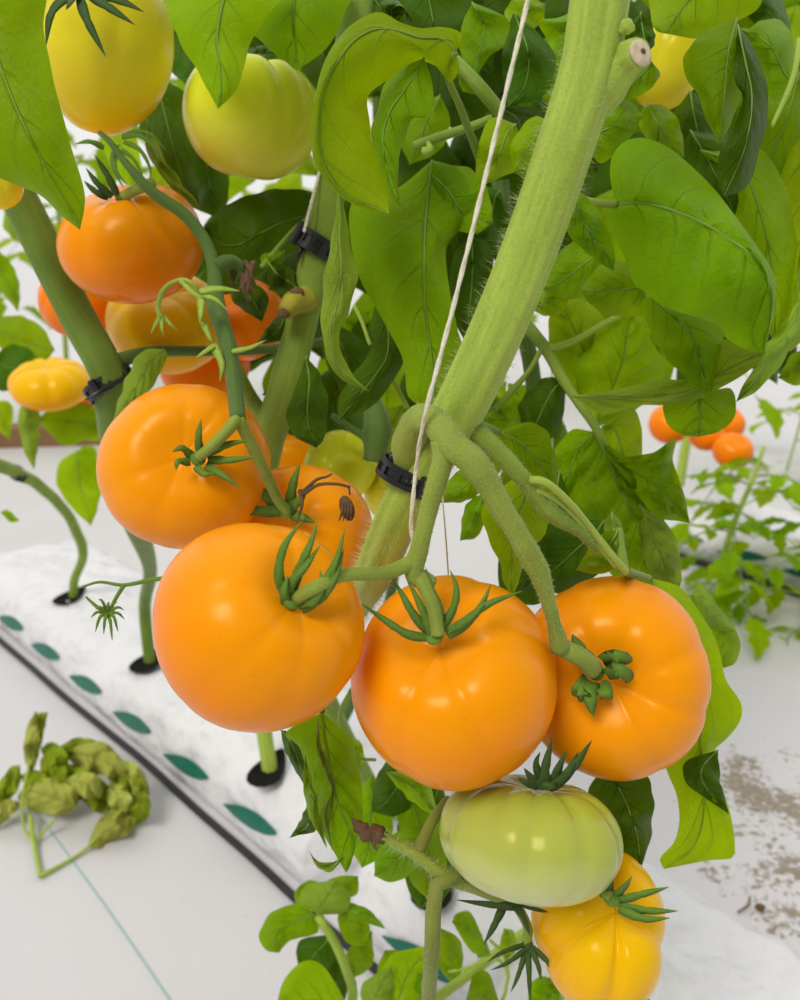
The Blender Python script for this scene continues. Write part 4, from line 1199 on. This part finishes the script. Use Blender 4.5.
P7 = Plant(b7, 'young leafy tomato shoot at the bottom edge right of the vertical truss stem')
P7.stem([b7 + Vector((0, 0, -.01)), b7 + Vector((0, -.01, .05)), at(506, 1030, .72), at(506, 990, .70), at(508, 972, .70), at(494, 958, .70), at(470, 967, .70), at(448, 972, .70)], [.003, .003, .003, .0028, .0024, .0016, .0014, .0012], 'stem', seg=9)
P7.stem([at(508, 975, .70), at(504, 955, .70), at(490, 940, .70)], [.0018, .0016, .0012], 'stem', 'leaf_stalk', 7)
L = P7.leaf
for sp in (('mature', [.69, .68], (482, 935), (452, 922), [(470, 912), (456, 914)], [(485, 955), (470, 950)]),
           ('mature', [.70, .69], (450, 982), (441, 928), [(438, 965), (436, 940)], [(462, 970), (460, 940)]),
           ('mature', [.68, .67], (500, 1004), (470, 985), [(488, 972), (474, 974)], [(490, 1020), (466, 1010)]),
           ('young', [.69, .68], (506, 962), (504, 928), [(500, 945)], [(516, 950), (514, 932)]),
           ('mature', [.70, .69], (560, 990), (528, 1010), [(545, 976), (530, 985)], [(562, 1010), (545, 1020)]),
           ('old', [.70, .69], (600, 985), (570, 1010), [(580, 985)], [(600, 1005)]),
           ('young', [.70, .69], (545, 985), (575, 978), [(555, 972)], [(562, 992)]),
           ('mature', [.72, .71], (486, 940), (478, 958), [(474, 945)], [(490, 955)]),
           ('young', [.66, .66], (650, 1000), (628, 1012), [(640, 992)], [(645, 1012)]),
           ('mature', [.73, .72], (430, 1010), (418, 972), [(412, 995)], [(434, 985)])):
    L(*sp)
# white feeding tube peeping out under the lower truss
m = MB()
q = rowpt(N1 + .16, s_slot[3] - .05, .09)
m.tube([at(466, 893, 1.15), at(467, 905, 1.15), at(474, 916, 1.15), at(488, 922, 1.15), at(500, 928, 1.16)], .0035, 8)
tag(m.build('feeding_tube', plain('white_tube', (.8, .8, .78), .4)), 'thin white feeding tube curving over the bag below the lower truss', 'tube')

# ------------------------------------------------------------------ left background plant in the first slit
P4 = Plant(slit1, 'thin knobbly stemmed tomato plant rising from the bag slit at the left edge')
P4.stem([slit1 + Vector((0, 0, -.01)), slit1 + Vector((.01, 0, .04)), at(83, 555, 1.72), at(76, 530, 1.66), at(60, 505, 1.60), at(38, 485, 1.52), at(16, 472, 1.45), at(-25, 450, 1.35), at(-60, 380, 1.3)],
        [.0085, .0085, .0095, .0090, .0095, .0105, .0110, .011, .011], 'stem_mid', seg=12, ridge=.05, nr=4, n=50, wob=.1)
L = P4.leaf
for sp in (('mature', [1.15, 1.13], (108, 432), (37, 419), [(85, 400), (60, 402)], [(90, 438), (66, 446), (48, 432)]),
           ('young', [1.30, 1.28], (78, 450), (91, 526), [(60, 462), (57, 485), (72, 508)], [(98, 462), (101, 490), (97, 510)]),
           ('young', [1.32, 1.30], (96, 492), (82, 446), [(78, 478), (77, 456)], [(98, 470), (95, 448)]),
           ('under', [1.10, 1.09], (30, 395), (34, 470), [(18, 415), (24, 450)], [(40, 415), (38, 445)]),
           ('young', [1.30, 1.30], (0, 512), (20, 521), [(8, 510)], [(10, 522)]),
           ('mature', [1.2, 1.2], (110, 430), (80, 440), [(95, 405)], [(100, 440)]),
           ('mature', [1.15, 1.14], (-10, 330), (55, 350), [(10, 315), (40, 325)], [(10, 360), (40, 365)]),
           ('old', [1.13, 1.12], (-10, 360), (45, 372), [(10, 345), (30, 350)], [(0, 390), (20, 385)]),
           ('young', [1.3, 1.3], (-10, 400), (10, 440), [(-12, 420)], [(12, 405)]),
           ('mature', [1.2, 1.2], (-10, 240), (18, 312), [(-10, 275)], [(14, 268), (20, 292)]),
           ('young', [1.5, 1.5], (75, 240), (72, 300), [(62, 260)], [(88, 262), (84, 290)])):
    L(*sp)
P4.stem([at(105, 437, 1.16), at(90, 426, 1.155), at(74, 420, 1.15)], [.002, .0018, .0014], 'stem_dark', 'leaf_stalk', 6)

# far plants of the other rows
generic_plant(ground(722, 612), .36, (.05, .05), 'bushy young tomato plant in the second row beside the right tomato', 17, .16, 3, ('young', 'mature'), .007, start=.05)
generic_plant(ground(812, 628), .34, (-.04, .05), 'young tomato plant at the right edge of the second row', 12, .15, 4, ('young', 'mature'), .006, start=.05)
generic_plant(ground(684, 486, .09), .9, (.10, .2), 'far tomato plant with a thick bare stem carrying the distant orange tomatoes', 9, .22, 5, ('mature', 'young'), .014, start=.42)
generic_plant(ground(788, 470), .55, (.05, .0), 'thin tomato plant far back at the right edge', 6, .20, 6, ('young', 'young'), .004, start=.2)
for i, (x, y, lab) in enumerate(((-40, 432, 'distant tomato plant at the left edge above the brown board'), (70, 398, 'distant tomato plant behind the left slanting stem'), (180, 428, 'distant tomato plant behind the upper left orange tomatoes'),
                                 (330, 395, 'distant tomato plant behind the middle stem'), (500, 425, 'distant tomato plant behind the pale main stem'), (590, 390, 'distant tomato plant behind the crumpled leaf'))):
    generic_plant(ground(x, y), 1.7, (.1, .1), lab, 18, .32, 30 + i, ('young', 'mature'), .012, 'distant tomato plants', start=.30)


# ------------------------------------------------------------------ strings and clips
def string(pts, r, label):
    m = MB()
    P = spline([at(*p) for p in pts], 60)
    for ph in (0, math.pi):
        T = Vector(P[-1] - P[0]).normalized()
        u = T.orthogonal().normalized()
        w = T.cross(u)
        q = [Vector(P[i]) + (u * math.cos(i * 1.1 + ph) + w * math.sin(i * 1.1 + ph)) * r * .25 for i in range(60)]
        m.tube(q, r * .72, 6, n=120)
    return tag(m.build('support_string', M['string']), label, 'string')


string([(541, -60, .35), (528, 0, .35), (490, 158, .352), (455, 300, .358), (430, 395, .362), (422, 430, .372), (416, 470, .386), (413, 500, .388), (411, 526, .392), (414, 548, .396), (418, 562, .40)], .0011, 'pale twine running in front down to the clip on the thick pale stem')
string([(332, 120, .57), (320, 170, .566), (312, 200, .565), (304, 232, .566)], .0011, 'short visible piece of pale twine above the clip on the middle stem')
string([(552, 300, .66), (552, 380, .66), (552, 445, .66), (553, 520, .68)], .0011, 'thin pale string hanging behind the leaves right of the main stem')
string([(441, 480, .46), (446, 540, .46), (450, 600, .47)], .0005, 'hair thin thread hanging behind the front truss')


def clip(px, py, d, axis2d, r, band, label, tail=None, windows=6, spin=0.0, tilt=0.25, squash=1.0):
    """two-part stem clip: a ring band with cross bars, a hinge block and a pointed tongue"""
    c = at(px, py, d)
    ax = (CX * axis2d[0] + CY * axis2d[1] + CZ * tilt).normalized()
    u = (CX - ax * CX.dot(ax)).normalized()
    w = ax.cross(u)
    root = thing('stem_clip', c, label, 'clip')
    m = MB()
    ns = 40
    for zc, hh in ((-band * .36, band * .14), (band * .36, band * .14)):
        rows = []
        for i in range(ns):
            a = 2 * math.pi * i / ns
            e = u * math.cos(a) + w * math.sin(a) * squash
            rows.append([c + e * (r + 0.0006) + ax * (zc - hh), c + e * (r + .0020) + ax * (zc - hh), c + e * (r + .0020) + ax * (zc + hh), c + e * (r + .0006) + ax * (zc + hh)])
        rows.append(rows[0])
        m.grid(rows, True)
    nb = windows * 2
    for i in range(nb):
        a = 2 * math.pi * i / nb
        e = u * math.cos(a) + w * math.sin(a) * squash
        tg = -u * math.sin(a) + w * math.cos(a)
        m.box(c + e * (r + .0012), (e.normalized(), tg, ax), (.0008, .0011, band * .40))
    rows = []
    for i in range(ns + 1):
        a = 2 * math.pi * i / ns
        e = u * math.cos(a) + w * math.sin(a) * squash
        rows.append([c + e * (r + .0007) - ax * band * .4, c + e * (r + .0007) + ax * band * .4])
    m.grid(rows)
    m.build('band', M['black'], root, smooth=False)
    a = spin
    e = (u * math.cos(a) + w * math.sin(a)).normalized()
    tg = ax.cross(e)
    q = MB()
    q.box(c + e * (r + .003), (e, tg, ax), (.0022, .0024, band * .62))
    b = q.build('hinge', M['black'], root, smooth=False)
    bv = b.modifiers.new('bevel', 'BEVEL')
    bv.width = .0006
    if tail:
        q = MB()
        q.tube([at(*p) for p in tail], [.0022, .0018, .0005], 6)
        q.build('tongue', M['black'], root)
    return root


clip(406, 474, .412, (.42, .90), .0116, .0085, 'black plastic clip around the thick pale stem just above the front tomatoes', tail=[(392, 462, .405), (396, 448, .402), (399, 432, .402)], windows=5, spin=-1.0)
clip(315, 244, .589, (.52, .85), .0128, .0125, 'black plastic clip around the middle stem at the end of the short twine', tail=[(304, 244, .583), (300, 252, .582), (298, 262, .582)], windows=6, spin=-2.4, tilt=.15)
clip(110, 385, .648, (-.52, .85), .0172, .0105, 'black plastic clip around the left slanting stem', tail=[(112, 386, .626), (98, 393, .62), (85, 400, .618)], windows=5, spin=-1.8, tilt=.1)
clip(17, 473, 1.455, (.75, .66), .0118, .012, 'small black clip on the knobbly stem at the left edge', windows=4)

# ------------------------------------------------------------------ wilted prunings on the floor
g0 = ground(75, 800)
W = thing('wilted_prunings', g0, 'heap of wilted yellow-green pruned leaves lying on the white floor film', 'prunings')
dg = depth_of(g0)
WP = Plant.__new__(Plant)
WP.o, WP.n = W, 0


def gl(tone, base, tip, A, B, h=(.02, .05, .03), **kw):
    """leaf lying on the floor: outline on the ground, raised by h metres"""
    hb, hm, ht = h

    def dz(p, hh):
        return depth_of(ground(p[0], p[1], hh))
    return WP.leaf(tone, [dz(base, hb), dz(((base[0] + tip[0]) / 2, (base[1] + tip[1]) / 2), hm), dz(tip, ht)], base, tip, A, B, None, (.012, .008), .016, .004, rib=.0006, k=2.5, nt=34, und=.004, **kw)


for sp in (('wilt', (78, 808), (25, 785), [(62, 815), (30, 810), (18, 798)], [(76, 790), (52, 778), (32, 780)], (.03, .05, .03)),
           ('wilt', (138, 800), (88, 848), [(116, 806), (98, 822), (90, 838)], [(140, 820), (128, 834), (104, 846)], (.03, .03, .005)),
           ('wilt2', (36, 780), (98, 762), [(55, 790), (78, 782)], [(50, 762), (78, 765)], (.05, .06, .04)),
           ('wilt', (60, 752), (120, 770), [(80, 745), (104, 742), (118, 756)], [(75, 765), (100, 775)], (.05, .07, .05)),
           ('wilt2', (55, 750), (102, 745), [(75, 738), (95, 740)], [(75, 757), (95, 755)], (.06, .07, .05)),
           ('wilt2', (82, 800), (112, 806), [(95, 812), (108, 812)], [(92, 796), (106, 800)], (.03, .03, .02)),
           ('wilt2', (100, 770), (148, 800), [(120, 765), (140, 778)], [(115, 785), (135, 800)], (.04, .06, .03)),
           ('wilt', (32, 775), (36, 710), [(24, 758), (26, 730)], [(38, 755), (40, 728)], (.03, .10, .14)),
           ('wilt2', (36, 765), (48, 712), [(34, 735), (36, 715)], [(42, 742), (46, 722)], (.04, .10, .13)),
           ('wilt2', (40, 760), (70, 785), [(50, 750), (65, 765)], [(42, 778), (55, 788)], (.06, .07, .05)),
           ('wilt2', (20, 765), (-8, 812), [(10, 768), (-5, 790)], [(20, 785), (5, 805)], (.04, .05, .01)),
           ('wilt', (12, 800), (-10, 830), [(0, 800)], [(20, 805), (5, 822)], (.03, .03, .005)),
           ('wilt', (108, 772), (150, 795), [(128, 760), (145, 775)], [(125, 790), (142, 800)], (.05, .06, .03)),
           ('wilt2', (142, 785), (138, 825), [(132, 800), (130, 818)], [(150, 800), (148, 818)], (.04, .05, .01)),
           ('wilt2', (60, 770), (118, 800), [(82, 768), (105, 782)], [(78, 788), (100, 802)], (.04, .06, .03)),
           ('wilt', (84, 756), (136, 784), [(105, 750), (126, 762)], [(100, 772), (122, 784)], (.05, .08, .05)),
           ('wilt2', (48, 774), (84, 800), [(62, 768), (78, 780)], [(52, 790), (68, 800)], (.03, .05, .03)),
           ('wilt2', (40, 748), (70, 772), [(52, 742), (66, 752)], [(46, 762), (58, 772)], (.06, .08, .06)),
           ('wilt', (110, 782), (128, 812), [(106, 798), (114, 810)], [(124, 786), (132, 800)], (.05, .06, .04)),
           ('wilt2', (20, 775), (58, 796), [(36, 770), (52, 780)], [(28, 792), (44, 800)], (.04, .05, .03)),
           ('wilt', (66, 780), (104, 792), [(80, 772), (98, 776)], [(80, 795), (96, 800)], (.06, .08, .05))):
    gl(*sp)
m = MB()
gg = lambda x, y, z: ground(x, y, z)
m.tube([gg(30, 815, .02), gg(34, 845, .008), gg(40, 876, .006)], [.0035, .003, .003], 8)
m.tube([gg(40, 876, .006), gg(66, 862, .005), gg(90, 845, .01), gg(130, 800, .05)], [.003, .0022, .002, .002], 8)
m.tube([gg(34, 842, .008), gg(44, 832, .012), gg(56, 818, .03)], [.0022, .002, .0018], 7)
m.tube([gg(33, 840, .008), gg(24, 828, .012), gg(22, 800, .04), gg(30, 760, .08)], [.0022, .002, .002, .002], 7)
m.build('stalk', M['stem'], W)

# twig and leaf crumbs on the film
m = MB()
m.tube([ground(668, 978, .09), ground(672, 968, .095), ground(680, 958, .10)], [.0035, .0032, .0030], 8, 0, .15, 4)
tag(m.build('twig', M['twig']), 'short brown twig lying beside the yellow lobed tomato', 'twig')
m = MB()
m.tube([ground(738, 912, .003), ground(748, 905, .004), ground(750, 896, .003)], [.0016, .002, .0012], 6)
tag(m.build('leaf_crumb', M['twig']), 'curved brown crumb on the film below the soil patch', 'debris')
m = MB()
c = ground(760, 907, .004)
m.ellipsoid(c, (Vector((1, 0, 0)), Vector((0, 1, 0)), Vector((0, 0, 1))), (.007, .005, .004), 8, 5)
tag(m.build('soil_clod', M['dry']), 'small brown soil clod on the film at the right', 'debris')
